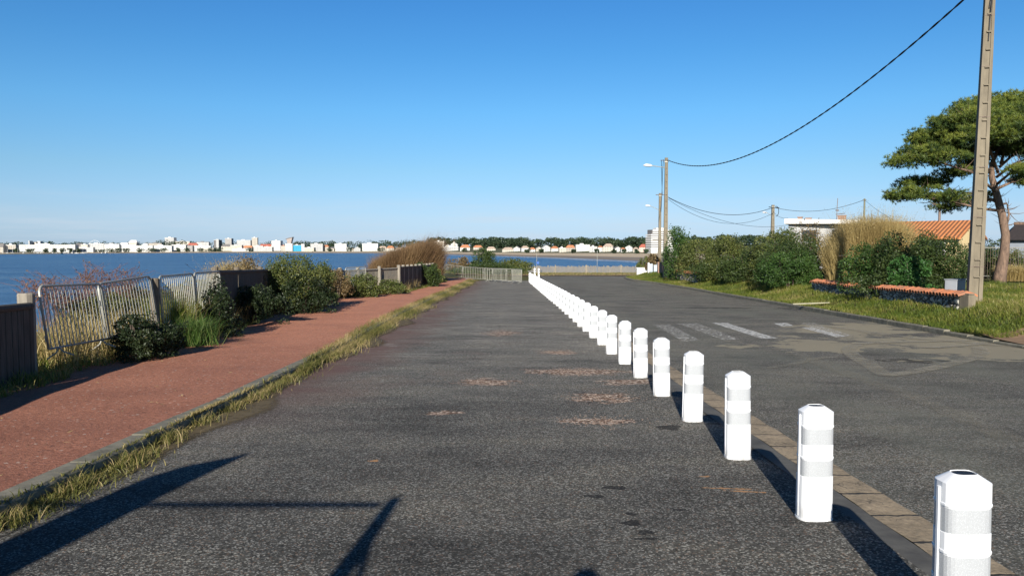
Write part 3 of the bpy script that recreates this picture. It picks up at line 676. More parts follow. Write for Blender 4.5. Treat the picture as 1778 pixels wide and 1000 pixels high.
def fbuild(u0, u1, vt, vb, dd, kind, wc, rc, label, cat='building', name=None, group=None):
    D = Db((u0 + u1) / 2) + dd; a = at(u0, vb, D); c = at(u1, vb, D); t = at((u0 + u1) / 2, vt, D); W = c.x - a.x; Hh = t.z - a.z
    base = Vector(((a.x + c.x) / 2, D + 6, a.z - 3)); Hh += 3; rs = random.Random(int(u0 * 10)); dp = rs.uniform(9, 13)
    e = thing(name or ('house' if kind in 'gh' else 'building'), label, cat, base, R(rs.uniform(-12, 12)), group)
    wh = Hh if kind == 'f' else Hh - min(Hh * .34, W * .3)
    b = MB(); b.box(-W / 2, W / 2, -dp / 2, dp / 2, 0, wh); 
    if kind == 'g' : b.add([(-W / 2, -dp / 2 + .01, wh), (W / 2, -dp / 2 + .01, wh), (0, -dp / 2 + .01, Hh - .2)], [(0, 1, 2)])
    b.build('wall', FW[wc], e)
    r = MB(); o = .5
    if kind == 'f':
        r.box(-W / 2 - .3, W / 2 + .3, -dp / 2 - .3, dp / 2 + .3, wh + .01, wh + .6)
        if W > 9: r.box(-W * .2, W * .05, -2, 2, wh + .6, wh + 2.4)
    elif kind == 'g':
        r.add([(-W / 2 - o, -dp / 2 - o, wh - .3), (0, -dp / 2 - o, Hh), (W / 2 + o, -dp / 2 - o, wh - .3), (-W / 2 - o, dp / 2 + o, wh - .3), (0, dp / 2 + o, Hh), (W / 2 + o, dp / 2 + o, wh - .3),
               (-W / 2 - o, -dp / 2 - o, wh - .6), (0, -dp / 2 - o, Hh - .4), (W / 2 + o, -dp / 2 - o, wh - .6)], [(0, 1, 4, 3), (1, 2, 5, 4), (0, 6, 7, 1), (1, 7, 8, 2)])
    else:
        k = min(W, dp) * .32
        r.add([(-W / 2 - o, -dp / 2 - o, wh), (W / 2 + o, -dp / 2 - o, wh), (W / 2 + o, dp / 2 + o, wh), (-W / 2 - o, dp / 2 + o, wh), (-W / 2 + k, 0, Hh), (W / 2 - k, 0, Hh)],
              [(0, 1, 5, 4), (1, 2, 5), (2, 3, 4, 5), (3, 0, 4), (3, 2, 1, 0)])
    r.build('roof', FR[rc], e)
    return e
TOWN = [
 (-14, 8, 423, 438.5, 10, 'h', 'c', 'k', 'cream house at the left end of the far town, left of the long white terrace'),
 (8, 27, 425.5, 438, 25, 'f', 'c', 'w', 'low cream block joining the left end of the long white harbour terrace'),
 (27, 133, 425.5, 438, 45, 'f', 'w', 'w', 'very long low white terrace behind the harbour masts'),
 (49.3, 51, 418.8, 427, 90, 'f', 'w', 'w', 'slim white tower rising behind the harbour terrace'),
 (56.5, 62.5, 420.5, 427, 95, 'f', 'c', 'k', 'small cream block left of the square white tower above the harbour'),
 (64, 69.5, 419.3, 427, 90, 'f', 'w', 'w', 'square white tower block above the harbour terrace'),
 (70, 88, 424, 428, 110, 'f', 'w', 'w', 'low white block right of the square white harbour tower'),
 (129, 143, 422.5, 438, 60, 'h', 'g', 'k', 'pale grey block with hipped roof left of the ferris wheel'),
 (140, 152, 425, 438, 40, 'f', 'c', 'w', 'small cream block immediately left of the ferris wheel'),
 (153, 181, 423.5, 431, 60, 'f', 'w', 'w', 'white block behind the ferris wheel'),
 (181, 206, 424.3, 438, 30, 'f', 'w', 'w', 'white block just right of the ferris wheel'),
 (206, 222, 421.5, 437.5, 50, 'h', 'c', 'w', 'cream hipped building left of the tall domed hotel'),
 (223, 237.5, 417, 437.5, 70, 'h', 'c', 'w', 'tall cream hotel with a rounded pale roof'),
 (200, 262, 427, 437.5, 15, 'f', 'w', 'w', 'long low white seafront terrace below the domed hotel'),
 (246, 257, 422.5, 437, 60, 'h', 'c', 'w', 'cream gabled block right of the domed hotel'),
 (258, 281, 422.5, 437, 50, 'f', 'c', 'k', 'wide cream block left of the tall white cube'),
 (286, 303.5, 413, 424, 220, 'f', 'w', 'w', 'large white cube-shaped block standing highest on the ridge'),
 (262, 298, 427, 437, 15, 'f', 'w', 'w', 'low white seafront terrace below the white cube'),
 (298, 322, 425.5, 437, 30, 'f', 'w', 'w', 'white seafront block right of and below the white cube'),
 (304, 328, 419.5, 427, 200, 'f', 'c', 'w', 'low cream block on the ridge just right of the white cube'),
 (325, 342, 422, 431, 120, 'h', 'p', 'r', 'pink house with a wide red roof on the ridge'),
 (321, 334, 427, 437, 25, 'f', 'g', 'k', 'grey block below the red-roofed pink house'),
 (334, 364, 427.5, 437, 20, 'f', 'w', 'w', 'broad white seafront block below the red-roofed ridge house'),
 (341, 362, 420.5, 430, 180, 'f', 'w', 'k', 'white block with grey roof left of the twin dark-sided tower'),
 (371, 383, 417, 430, 150, 'f', 'd', 'w', 'white-capped tower block with dark sides'),
 (374.5, 379, 416, 430, 140, 'f', 'w', 'w', 'narrow white stair tower in front of the dark-sided block'),
 (391, 402.5, 414.5, 428, 180, 'f', 'g', 'w', 'tall grey and cream tower block left of the tallest cream tower'),
 (384, 400, 424, 434, 80, 'h', 'c', 'k', 'cream house below the grey and cream tower block'),
 (400, 420, 426, 436, 40, 'f', 'c', 'w', 'low cream seafront block left of the small orange-roofed house'),
 (411, 436, 417.5, 430, 180, 'f', 'w', 'w', 'stepped white block on the hill left of the tallest cream tower'),
 (421, 438, 426.5, 436, 50, 'h', 'w', 'o', 'small white house with orange roof below the stepped white block'),
 (437, 446.5, 413, 430, 170, 'f', 'c', 'w', 'tallest cream tower with a white top storey'),
 (440, 456, 427.5, 436.5, 20, 'f', 'w', 'w', 'low white seafront block below the tallest cream tower'),
 (450, 471, 424, 433, 120, 'h', 'c', 'r', 'cream house with red roof left of the striped slab block'),
 (456, 473, 429.5, 436.5, 15, 'f', 'w', 'w', 'small white seafront block left of the striped slab block'),
 (472, 488.5, 418.6, 437, 60, 'f', 's', 'w', 'slab block with striped balconies left of the flared tower'),
 (488, 496, 427, 437, 40, 'f', 'c', 'o', 'small cream block between the striped slab and the flared tower'),
 (495, 508, 423.5, 437, 40, 'f', 'w', 'w', 'white block carrying the foot of the flared concrete tower'),
 (508.6, 522, 426, 434.5, 30, 'f', 'b', 'w', 'bright blue glass-fronted building beside the flared tower'),
 (522.5, 528, 424, 436, 35, 'f', 'w', 'w', 'narrow white block on the right side of the blue glass building'),
 (529, 539, 428.5, 436.5, 20, 'h', 'c', 'k', 'small cream house between the blue building and the rounded white block'),
 (539, 560, 424, 435.5, 40, 'f', 'w', 'w', 'wide white block with recessed centre right of the blue building'),
 (560, 571, 425.5, 435, 60, 'h', 'c', 'o', 'cream house with orange roof right of the wide white block'),
 (571.5, 580, 429, 436.5, 30, 'h', 'c', 'k', 'small grey-roofed house left of the stepped white block by the wood'),
 (608.5, 613.5, 431, 436.8, 15, 'g', 'c', 'o', 'tiny orange-roofed house left of the small gabled seafront house'),
 (528, 546, 430.5, 437, 8, 'f', 'c', 'w', 'low cream seafront terrace right of the blue glass building'),
 (347, 372, 431, 437.5, 8, 'f', 'c', 'w', 'low cream promenade block below the dark-sided tower'),
 (403, 432, 432, 437.3, 5, 'f', 'w', 'w', 'long low white promenade block below the stepped hill block'),
 (134, 160, 430, 438.5, 8, 'f', 'w', 'w', 'low white quay building beneath the ferris wheel left side'),
 (822, 838, 426, 434, 110, 'h', 'c', 'o', 'cream orange-roofed villa among trees left of the lone bush top'),
 (930.5, 940, 428, 438, 40, 'g', 'c', 'k', 'narrow cream gabled villa right beside the blue-sign pole'),
 (1100, 1110, 429.5, 439, 30, 'h', 'c', 't', 'small cream villa between the bright white gable and the pink villa'),
 (581, 602, 424, 435.5, 40, 'f', 'w', 'w', 'stepped white block before the dark wood'),
 (602.5, 608, 430, 436.5, 20, 'f', 'w', 'w', 'tiny white block at the foot of the dark wood gap'),
 (614, 625, 428.3, 436.5, 20, 'g', 'w', 'w', 'small white gabled house right of the dark wood gap'),
 (629, 657, 423.3, 436.8, 50, 'f', 'w', 'w', 'large white stepped apartment block left of the brown tamarisk'),
 (657, 671, 427.5, 436.5, 40, 'h', 'c', 't', 'cream house just left of the brown tamarisk top'),
 (671, 684, 427, 436.5, 60, 'h', 'c', 'o', 'orange-roofed cream house seen over the brown tamarisk'),
 (686, 700, 430, 437, 40, 'h', 'c', 't', 'low tan-roofed house seen through the tamarisk tips'),
 (703, 722, 428.5, 437, 40, 'h', 'w', 'o', 'low white and orange house seen through the tamarisk tips'),
 (754, 771.5, 419.3, 430, 140, 'f', 'c', 'w', 'tall cream block on the hill left of the church spire'),
 (752, 770, 430.5, 437.3, 20, 'h', 'w', 'k', 'white seafront house below the tall cream hill block'),
 (773, 782, 424.5, 432, 110, 'g', 'c', 'w', 'small cream gabled house left of the church'),
 (771, 797, 429, 437, 40, 'f', 'w', 'w', 'white seafront terrace below the church'),
 (799, 816, 425, 437, 50, 'h', 'w', 'o', 'white villa with a big orange roof right of the church'),
 (845, 860, 428.5, 436.5, 60, 'h', 'c', 't', 'cream villa with tan roof just right of the lone seaside bush'),
 (863, 873, 420.8, 427.5, 230, 'h', 'c', 'o', 'small orange-roofed house up in the woods'),
 (889.5, 900, 420.3, 426, 260, 'g', 'w', 'w', 'small white gabled house up in the woods'),
 (873, 892, 429.5, 438, 30, 'h', 'c', 't', 'long cream seafront house with tan roof below the wooded hill'),
 (892, 904, 427.5, 438, 45, 'g', 'w', 'k', 'white gabled villa left of the thin pole with the blue sign'),
 (905, 918, 427, 438.5, 40, 'h', 'w', 't', 'white villa with tan roof above the wooden paling'),
 (919, 930, 429.8, 438.5, 25, 'h', 'w', 'o', 'low white villa with orange roof just left of the blue-sign pole'),
 (941, 956, 426, 438.5, 35, 'g', 'w', 'w', 'big white gabled villa right of the blue-sign pole'),
 (956.5, 970, 427.5, 438.5, 45, 'h', 'w', 'o', 'white villa with bright orange roof beside the big white gable'),
 (970.5, 982, 431, 439, 20, 'f', 'c', 'w', 'low cream annexe left of the tall orange-roofed villa'),
 (983, 999, 425.5, 439, 40, 'h', 'c', 'o', 'tall cream villa with orange hipped roof and chimneys'),
 (1000, 1024, 425.5, 438.5, 50, 'f', 'w', 'w', 'modern white block with wide bands above the beach'),
 (1024.5, 1038, 429, 438.5, 30, 'f', 'w', 'w', 'low white block right of the modern banded block'),
 (1039, 1047.5, 427, 438.5, 35, 'h', 'w', 'o', 'narrow white villa with small orange roof'),
 (1048.5, 1066, 423, 438.5, 45, 'h', 'c', 't', 'large cream villa with turret-like tan roof'),
 (1067, 1078, 428, 438.5, 35, 'g', 'w', 'k', 'white villa with grey gable right of the large cream villa'),
 (1078.5, 1086.5, 430, 438.8, 30, 'h', 'w', 'o', 'small white house between two gabled villas'),
 (1087, 1099, 426, 438, 40, 'g', 'w', 'w', 'bright white steep-gabled house alone above the beach'),
 (1111, 1129, 424, 439.5, 30, 'h', 'p', 'r', 'pink villa with flat red roof left of the apartment tower'),
 (1131, 1142, 433, 440, 5, 'f', 'w', 'w', 'low white seafront pavilion below the apartment tower')]
for t in TOWN:
    nm = {'g': 'gabled_house', 'h': 'house', 'f': 'town_block'}[t[5]]
    if 'tower' in t[8] and t[5] == 'f' and (t[1] - t[0]) < 14: nm = 'tower_block'
    if 'villa' in t[8]: nm = 'villa'
    fbuild(*t[:5], t[5], t[6], t[7], t[8], 'house' if t[5] in 'gh' else 'building', nm)
# apartment tower with ten balcony storeys
Dt = Db(1147) + 20; a = at(1126, 441, Dt); c_ = at(1168, 441, Dt); top = at(1147, 399, Dt); W = c_.x - a.x; Hh = top.z - a.z
e = thing('apartment_tower', 'tall white apartment tower with stacked balcony bands behind the utility poles', 'apartment tower', ((a.x + c_.x) / 2, Dt + 8, a.z), R(14))
b = MB(); b.box(-W / 2 + 2, W / 2 - 2, -6, 8, -2, Hh); b.build('core', FW['d'], e)
for k in range(11):
    z = Hh * (k + .3) / 11; s = 1 if k < 9 else .82
    b = MB(); b.box(-W / 2 * s, W / 2 * s, -8.5, 9, z, z + Hh / 11 * .62); b.build('balcony', FW['w'] if False else M['white_wall'], e)
b = MB(); b.box(-W * .2, W * .15, -4, 6, Hh, Hh + 2.5); b.build('roof_block', M['white_wall'], e)
# church
D = Db(788) + 120; p = at(789, 431, D)
e = thing('church', 'small pale church with a thin dark spire on the wooded hill', 'church', (p.x, D, p.z))
w_ = 12 / F * D; h_ = 7 / F * D
b = MB(); b.box(-w_ / 2, w_ / 2, -6, 6, -3, h_); b.add([(-w_ / 2, -6.02, h_), (w_ / 2, -6.02, h_), (0, -6.02, h_ + 4)], [(0, 1, 2)]); b.build('nave', FW['w'], e)
b = MB(); b.add([(-w_ / 2 - .5, -6.5, h_ - .3), (0, -6.5, h_ + 4.2), (w_ / 2 + .5, -6.5, h_ - .3), (-w_ / 2 - .5, 6.5, h_ - .3), (0, 6.5, h_ + 4.2), (w_ / 2 + .5, 6.5, h_ - .3)], [(0, 1, 4, 3), (1, 2, 5, 4)]); b.build('roof', FR['k'], e)
b = MB(); b.box(-1.6, 1.6, -8, -4.8, 0, h_ + 4.5); b.build('tower', FW['c'], e)
b = MB(); zt = at(789, 412, D).z - p.z
b.add([(-1.7, -8.1, h_ + 4.5), (1.7, -8.1, h_ + 4.5), (1.7, -4.7, h_ + 4.5), (-1.7, -4.7, h_ + 4.5), (0, -6.4, zt)], [(0, 1, 4), (1, 2, 4), (2, 3, 4), (3, 0, 4)]); b.build('spire', M['dark_tile'], e)
# flared concrete tower
D = Db(502) + 50; p = at(502.5, 424, D)
e = thing('flared_tower', 'concrete tower flaring out to a slanted top above the white block', 'tower', (p.x, D, p.z))
pl = [at(u, v, D) - p for u, v in ((500.3, 424), (506, 424), (508.8, 412.2), (504, 412.8), (497.6, 414.8), (499, 416.5))]
b = MB(); b.prism([(q.x, q.z) for q in pl], -6, 6); b.build('shaft', simple('far_concrete', (.36, .30, .27), (.28, .24, .22), .2, .9), e)
b = MB(); q = [at(u, v, D) - p for u, v in ((497, 414.8), (504, 412.7), (509.2, 411.7), (509.2, 412.6), (504, 413.6), (497.4, 415.8))]
b.prism([(k.x, k.z) for k in q], -7, 7); b.build('roof_rim', FR['k'], e)
# ferris wheel
D = Db(165) + 5; p = at(165, 438, D); c = at(165, 427.5, D); r_ = 10 / F * D
e = thing('ferris_wheel', 'pale ferris wheel arching above the harbour front', 'ferris wheel', (p.x, D, p.z)); cz = c.z - p.z
b = MB(); b.tube([(r_ * math.cos(k * math.pi / 20), 0, cz + r_ * math.sin(k * math.pi / 20)) for k in range(41)], .30, 4, False); b.build('rim', M['white_wall'], e)
b = MB()
for k in range(12): b.tube([(0, 0, cz), (r_ * math.cos(k * math.pi / 6), 0, cz + r_ * math.sin(k * math.pi / 6))], .08, 3, False)
b.build('spokes', M['white_wall'], e)
for s in (-1, 1):
    b = MB(); b.tube([(0, 1, cz), (s * r_ * .6, 1, -.5)], .45, 4); b.build('leg', M['white_wall'], e)
# masts of moored boats
boat = thing('sailing_boat', 'white sailing boat with bare mast moored in the far harbour', 'sailing boat', (0, 0, 0), 0, 'sailing boats moored in the harbour')
b = MB(); b.add([(-5, 0, 1.2), (-4, -1.6, 1.4), (3, -1.6, 1.4), (6, 0, 1.7), (3, 1.6, 1.4), (-4, 1.6, 1.4), (-4, 0, -.3), (4, 0, -.3)],
                [(0, 1, 2, 3, 4, 5), (1, 6, 7, 2), (2, 7, 3), (3, 7, 4), (4, 7, 6, 5), (0, 6, 1), (5, 6, 0)]); b.box(-2.5, 1.5, -1, 1, 1.41, 2.2); b.build('hull', M['white_wall'], boat)
b = MB(); b.tube([(0, 0, 2.2), (0, 0, 14)], [.16, .10], 4); b.tube([(0, 0, 3), (-4, 0, 3.1)], .10, 4); b.build('mast', M['lamp_white'], boat)
bu = [5, 13, 22, 31, 41, 60, 66, 73, 85.5, 92, 98.5, 104, 112, 120, 126, 133, 144, 150, 178, 184]
for i, u in enumerate(bu):
    o = boat if i == 0 else copy_tree(boat); D = Dw(u) + 14 + (i % 3) * 12
    p = at(u, 440, D); o.location = (p.x, D, SEA + .1); s = 0.75 + .45 * ((i * 7) % 5) / 5; o.scale = (s, s, s); o.rotation_euler = (0, 0, .4 * (i % 5) + .2)
# harbour breakwater
us = np.arange(-60, 112, 8.); V = []
for u in us:
    D = Dw(u) - 5; p = at(u, 441, D)
    V += [(p.x, D - 6, SEA - 1), (p.x, D - 2, SEA + 2 + .4 * math.sin(u)), (p.x, D + 2, SEA + 2 + .4 * math.sin(u)), (p.x, D + 6, SEA - 1)]
Q = [(4 * i + j, 4 * i + 4 + j, 4 * i + 5 + j, 4 * i + 1 + j) for i in range(len(us) - 1) for j in range(3)]
tag(npmesh('breakwater', M['kerb'], V, Q), 'low dark stone breakwater in front of the harbour masts', 'breakwater')
# far woods
def wood(name, label, spec, n, leafs=2.4):
    C = []; K = []
    for (u0, u1, vt, vb, dd, cnt) in spec:
        for i in range(cnt):
            u = rg.uniform(u0, u1); D = Db(u) + dd * rg.uniform(.8, 1.25); v = vt + (vb - vt) * rg.random() ** 1.3 + 1.2 * math.sin(u * .13) + .8 * math.sin(u * .41)
            p = at(u, v, D); r = rg.uniform(3.2, 6.5) * D / 1500 * 1.2; m = n
            d = unit(rg.normal(size=(m, 3))); C.append(np.array(p) + d * np.array([r, r, r * .75]) * rg.uniform(.7, 1.05, (m, 1))); K.append(np.full(m, rg.random()))
    C = np.concatenate(C); K = np.concatenate(K)
    V, Q, vv = leaves(C, leafs, .8, .2, None, np.clip(K * .7 + .3 * rg.random(len(K)), 0, 1))
    tag(npmesh(name, M['farwood'], V, Q, None, vv), label, 'wood', kind='stuff')
wood('wooded_hill', 'dark wooded ridge behind the far villas and beach', [(640, 760, 421, 436, 220, 190), (745, 900, 416, 436, 230, 400), (820, 1130, 416.5, 437, 200, 700), (1090, 1240, 415, 432, 300, 160), (1200, 1460, 412, 436, 160, 260),
     (520, 660, 423, 434, 350, 170), (1250, 1560, 410, 430, 350, 200)], 42, 2.6)
wood('ridge_trees', 'thin dark tree line behind the left part of the far town', [(-40, 210, 424, 431, 200, 190), (200, 330, 424, 431, 250, 120), (275, 320, 421, 425, 160, 30), (330, 560, 423, 433, 250, 220), (500, 520, 425, 434, 200, 20)], 30, 2.4)
tl = [(22, 34), (46, 60), (76, 84), (90, 98), (104, 113), (118, 126), (130, 140), (180, 200), (200, 212), (214, 226), (238, 250), (254, 275), (278, 292), (306, 314), (318, 330), (342, 358), (358, 372), (372, 388), (426, 440), (568, 577), (602, 612), (655, 668), (802, 812), (835, 845), (911, 921), (936, 944), (992, 1000), (1032, 1040), (1062, 1070), (1080, 1087), (1102, 1110), (1118, 1126)]
tlab = ['at the left end of the harbour', 'below the slim white tower', 'left of centre in the harbour front', 'behind the middle harbour masts', 'in the middle of the long terrace', 'near the right end of the long terrace', 'under the grey hipped block',
 'right of the ferris wheel', 'left of the domed hotel', 'below the left side of the domed hotel', 'below the right side of the domed hotel', 'on the seafront left of the white cube', 'right below the white cube', 'alone on the white seafront',
 'below the grey block', 'left of the dark-sided tower', 'below the dark-sided tower', 'right of the dark-sided tower', 'below the tallest cream tower', 'right of the orange-roofed town house', 'in front of the dark wood gap', 'left of the brown tamarisk',
 'before the orange-roofed villa by the church', 'behind the lone seaside bush', 'among the villas left of the blue-sign pole', 'right beside the blue-sign pole', 'by the tall orange-roofed villa', 'right of the modern banded block', 'right of the large cream villa',
 'left of the bright white gable', 'between the white gable and the pink villa', 'in front of the pink villa']
for (u0, u1), tx in zip(tl, tlab):
    um = (u0 + u1) / 2; D = Db(um) - 12; vb = float(np.interp(um, BU, BV)); p = at(um, vb, D); W_ = (u1 - u0) / F * D; hh = max(4, min(W_, 8.5 / F * D * .8))
    e = thing('seafront_tree', 'dark low tree ' + tx, 'tree', p)
    P, d, cl = cloud_points(420, W_, 8, hh, 9, br=(.3, .5)); V, Q, vv = leaves(P, 1.7, .8, .2, d, np.clip(.6 * cl + .3 * rg.random(len(cl)), 0, 1)); npmesh('crown', M['farwood'], V, Q, None, vv, e)
    b = MB(); b.tube([(0, 0, -1), (0, 0, hh * .5)], [.4, .2], 5); b.build('trunk', M['twig'], e)

# ------------------------------------------------------------------ bollards
def section(w, d, n=20):
    """rounded oblong outline, flattened front and back"""
    pts = []
    for k in range(n):
        a = 2 * math.pi * (k + .5) / n; c, s = math.cos(a), math.sin(a); e = .62
        pts.append((w / 2 * math.copysign(abs(c) ** e, c), d / 2 * math.copysign(abs(s) ** e, s)))
    return pts
def stack(levels, n=20, capb=True):
    b = MB(); o = 0
    for (w_, d_, z) in levels: b.v += [(x, y, z) for x, y in section(w_, d_, n)]
    for i in range(len(levels) - 1):
        for k in range(n): b.f.append((i * n + k, i * n + (k + 1) % n, (i + 1) * n + (k + 1) % n, (i + 1) * n + k))
    b.f.append(tuple(range((len(levels) - 1) * n, len(levels) * n)))
    return b
def make_bollard():
    e = thing('bollard', '', 'bollard')
    W0, D0 = .214, .170
    lv = [(W0 + .006, D0 + .006, -.03), (W0 + .006, D0 + .006, .018), (W0, D0, .022), (W0, D0, .12), (W0 - .003, D0, .296),
          (W0 - .011, D0 - .008, .298), (W0 - .011, D0 - .008, .408), (W0 - .003, D0, .410), (W0 - .001, D0 + .002, .414), (W0 - .001, D0 + .002, .422), (W0 - .007, D0 - .004, .425),
          (W0 - .007, D0 - .004, .499), (W0 - .014, D0 - .011, .501), (W0 - .014, D0 - .011, .612), (W0 - .006, D0 - .002, .614), (W0 - .004, D0, .618), (W0 - .004, D0, .625), (W0 - .009, D0 - .005, .628),
          (W0 - .010, D0 - .006, .712), (.108, .084, .744), (.098, .078, .747), (.092, .072, .735)]
    o = stack(lv, 28).build('body', M['white_plastic'], e)
    for z0, z1, dw in ((.301, .405, .0065), (.504, .609, .0095)):
        b = stack([(W0 - dw, D0 - dw + .002, z0), (W0 - dw, D0 - dw + .002, z1)], 28); b.f = b.f[:-1]; b.build('reflective_band', M['band'], e)
    stack([(.088, .068, .730), (.088, .068, .745)]).build('top_plug', M['black'], e)
    b = MB(); b.box(-W0 / 2 - .003, -W0 / 2 + .012, -.008, .008, .03, .69); b.build('side_rib', M['white_plastic'], e)
    return e
ORD = ['first', 'second', 'third', 'fourth', 'fifth', 'sixth', 'seventh', 'eighth', 'ninth', 'tenth', 'eleventh', 'twelfth', 'thirteenth', 'fourteenth', 'fifteenth', 'sixteenth', 'seventeenth', 'eighteenth', 'nineteenth', 'twentieth']
ORD += ['twenty-' + w_ for w_ in ORD[:9]] + ['thirtieth'] + ['thirty-' + w_ for w_ in ORD[:9]]
BX = lambda y: float(np.interp(y, [0, 30, 42, 63], [1.955, 1.93, 1.76, 1.42]))
bol = make_bollard()
for i in range(36):
    y = 3.27 + 1.665 * i; o = bol if i == 0 else copy_tree(bol); x = BX(y) + random.uniform(-.012, .012)
    o.location = (x, y, g(y) + .001); o.rotation_euler = (random.uniform(-.012, .012), random.uniform(-.014, .012), random.uniform(-.09, .09))
    o['label'] = 'white plastic bollard with two grey reflective bands, %s from the near end of the row' % ORD[i] if i else 'nearest white bollard of the row, cut off by the bottom edge'
    if i == 35: o['label'] = 'farthest white bollard ending the row near the steel barriers'
    o['group'] = 'white bollards along the parking strip'
for i, (u, v, D, lb) in enumerate(((928.5, 477, 74, 'left of two distant white posts just beyond the end of the bollard row'), (935.5, 478, 72, 'right of two distant white posts just beyond the end of the bollard row'))):
    o = copy_tree(bol); p = at(u, v, D); o.location = (p.x, D, g(D) + .02); o['label'] = lb; o['category'] = 'bollard'; o['group'] = 'white posts beyond the row'; o.scale = (.8, .8, 1.2)

# ------------------------------------------------------------------ crowd barriers
def make_barrier(full=True):
    e = thing('crowd_barrier', '', 'barrier'); Lx, Z0, Z1, rr = 2.0, .16, 1.08, .12
    fr = [(0, 0, Z0)]; fr += [(0, 0, Z1 - rr)] + [(rr - rr * math.cos(k * math.pi / 8), 0, Z1 - rr + rr * math.sin(k * math.pi / 8)) for k in range(1, 5)]
    fr += [(Lx - rr + rr * math.sin(k * math.pi / 8), 0, Z1 - rr + rr * math.cos(k * math.pi / 8)) for k in range(0, 5)] + [(Lx, 0, Z0)]
    b = MB(); b.tube(fr, .019, 8); b.tube([(0, 0, Z0), (Lx, 0, Z0)], .016, 8); b.build('frame', M['galv'], e, smooth=True)
    n = 17
    for k in range(n):
        x = .09 + (Lx - .18) * k / (n - 1); b = MB(); b.tube([(x, 0, Z0), (x, 0, Z1 - .012)], .0082, 5); b.build('bar', M['galv'], e)
    for x in (.30, Lx - .30):
        b = MB(); b.tube([(x, 0, Z0), (x, -.05, .09), (x, -.20, .012)], .012, 6); b.tube([(x, 0, Z0), (x, .05, .09), (x, .20, .012)], .012, 6); b.build('foot', M['galv'], e)
    for z_ in (.80, .35): b = MB(); b.tube([(0, 0, z_), (-.05, 0, z_), (-.05, 0, z_ - .08)], .008, 5); b.build('hook', M['galv'], e)
    return e
bar = make_barrier(); first = [True]
def place_barrier(a, c, za, zc, label, group, lean=0, sc_=None):
    o = bar if first[0] else copy_tree(bar); first[0] = False
    d = Vector((c[0] - a[0], c[1] - a[1])); L_ = d.length; o.location = (a[0], a[1], za)
    o.rotation_euler = (lean, -math.atan2(zc - za, L_), math.atan2(d.y, d.x)); s = math.hypot(L_, zc - za) / 2.0 if sc_ is None else sc_; o.scale = (s, 1, 1)
    o['label'] = label; o['group'] = group; return o
def bar_px(u0, v0, D0, u1, v1, D1, label, group, lean=0):
    """v0/v1: pixel rows of the top edge"""
    a, c = at(u0, v0, D0), at(u1, v1, D1); d = Vector((c.x - a.x, c.y - a.y)).normalized(); k = 1.08 * math.sin(lean); ox, oy = -d.y * k, d.x * k; h_ = 1.08 * math.cos(lean)
    place_barrier((a.x + ox, a.y + oy), (c.x + ox, c.y + oy), a.z - h_, c.z - h_, label, group, lean)
G1 = 'steel barriers closing gaps in the wooden fence'; G2 = 'steel barriers across the end of the parking strip'
bar_px(64, 497, 11.1, 174, 493, 12.85, 'leaning galvanised crowd barrier beside the thick post, nearest one on the left', G1, -.15)
bar_px(171, 493, 12.95, 262, 479, 14.9, 'second galvanised barrier on the left, tilted upward behind the dark bush', G1, -.13)
bar_px(275, 480, 15.1, 335, 475, 17.0, 'galvanised barrier half hidden by tall grass, right of the gap post', G1, -.07)
bar_px(336, 474, 17.05, 381, 471, 18.9, 'galvanised barrier overgrown with dark bramble, left of the dark boards', G1, -.07)
bar_px(600, 465, 37.2, 635, 463, 38.6, 'small distant barrier standing before the grey slatted fence', G1, 0)
fb = [(760, 461.5, 68, 803, 462.2, 66), (803, 462.5, 65, 855, 464, 62), (840, 463, 63.5, 880, 464.5, 61.0), (855, 464.2, 61.5, 889, 465.5, 59.8), (889, 465, 59.8, 906, 466, 57.8)]
fl = ['leftmost far steel barrier, across the red path', 'second far steel barrier, at the kerb end of the strip', 'far steel barrier overlapping behind its neighbour mid-row', 'far steel barrier on the asphalt right of the overlap', 'rightmost far steel barrier, turned edge-on near the bollards']
for (u0, v0, D0, u1, v1, D1), lb in zip(fb, fl):
    a, c = at(u0, v0, D0), at(u1, v1, D1); xd = (c.x - a.x)
    place_barrier((a.x, a.y), (c.x, c.y), H(a.x, a.y) + .1 * (a.x > -3.5) * .3 , H(c.x, c.y) + .03, lb, G2, 0)

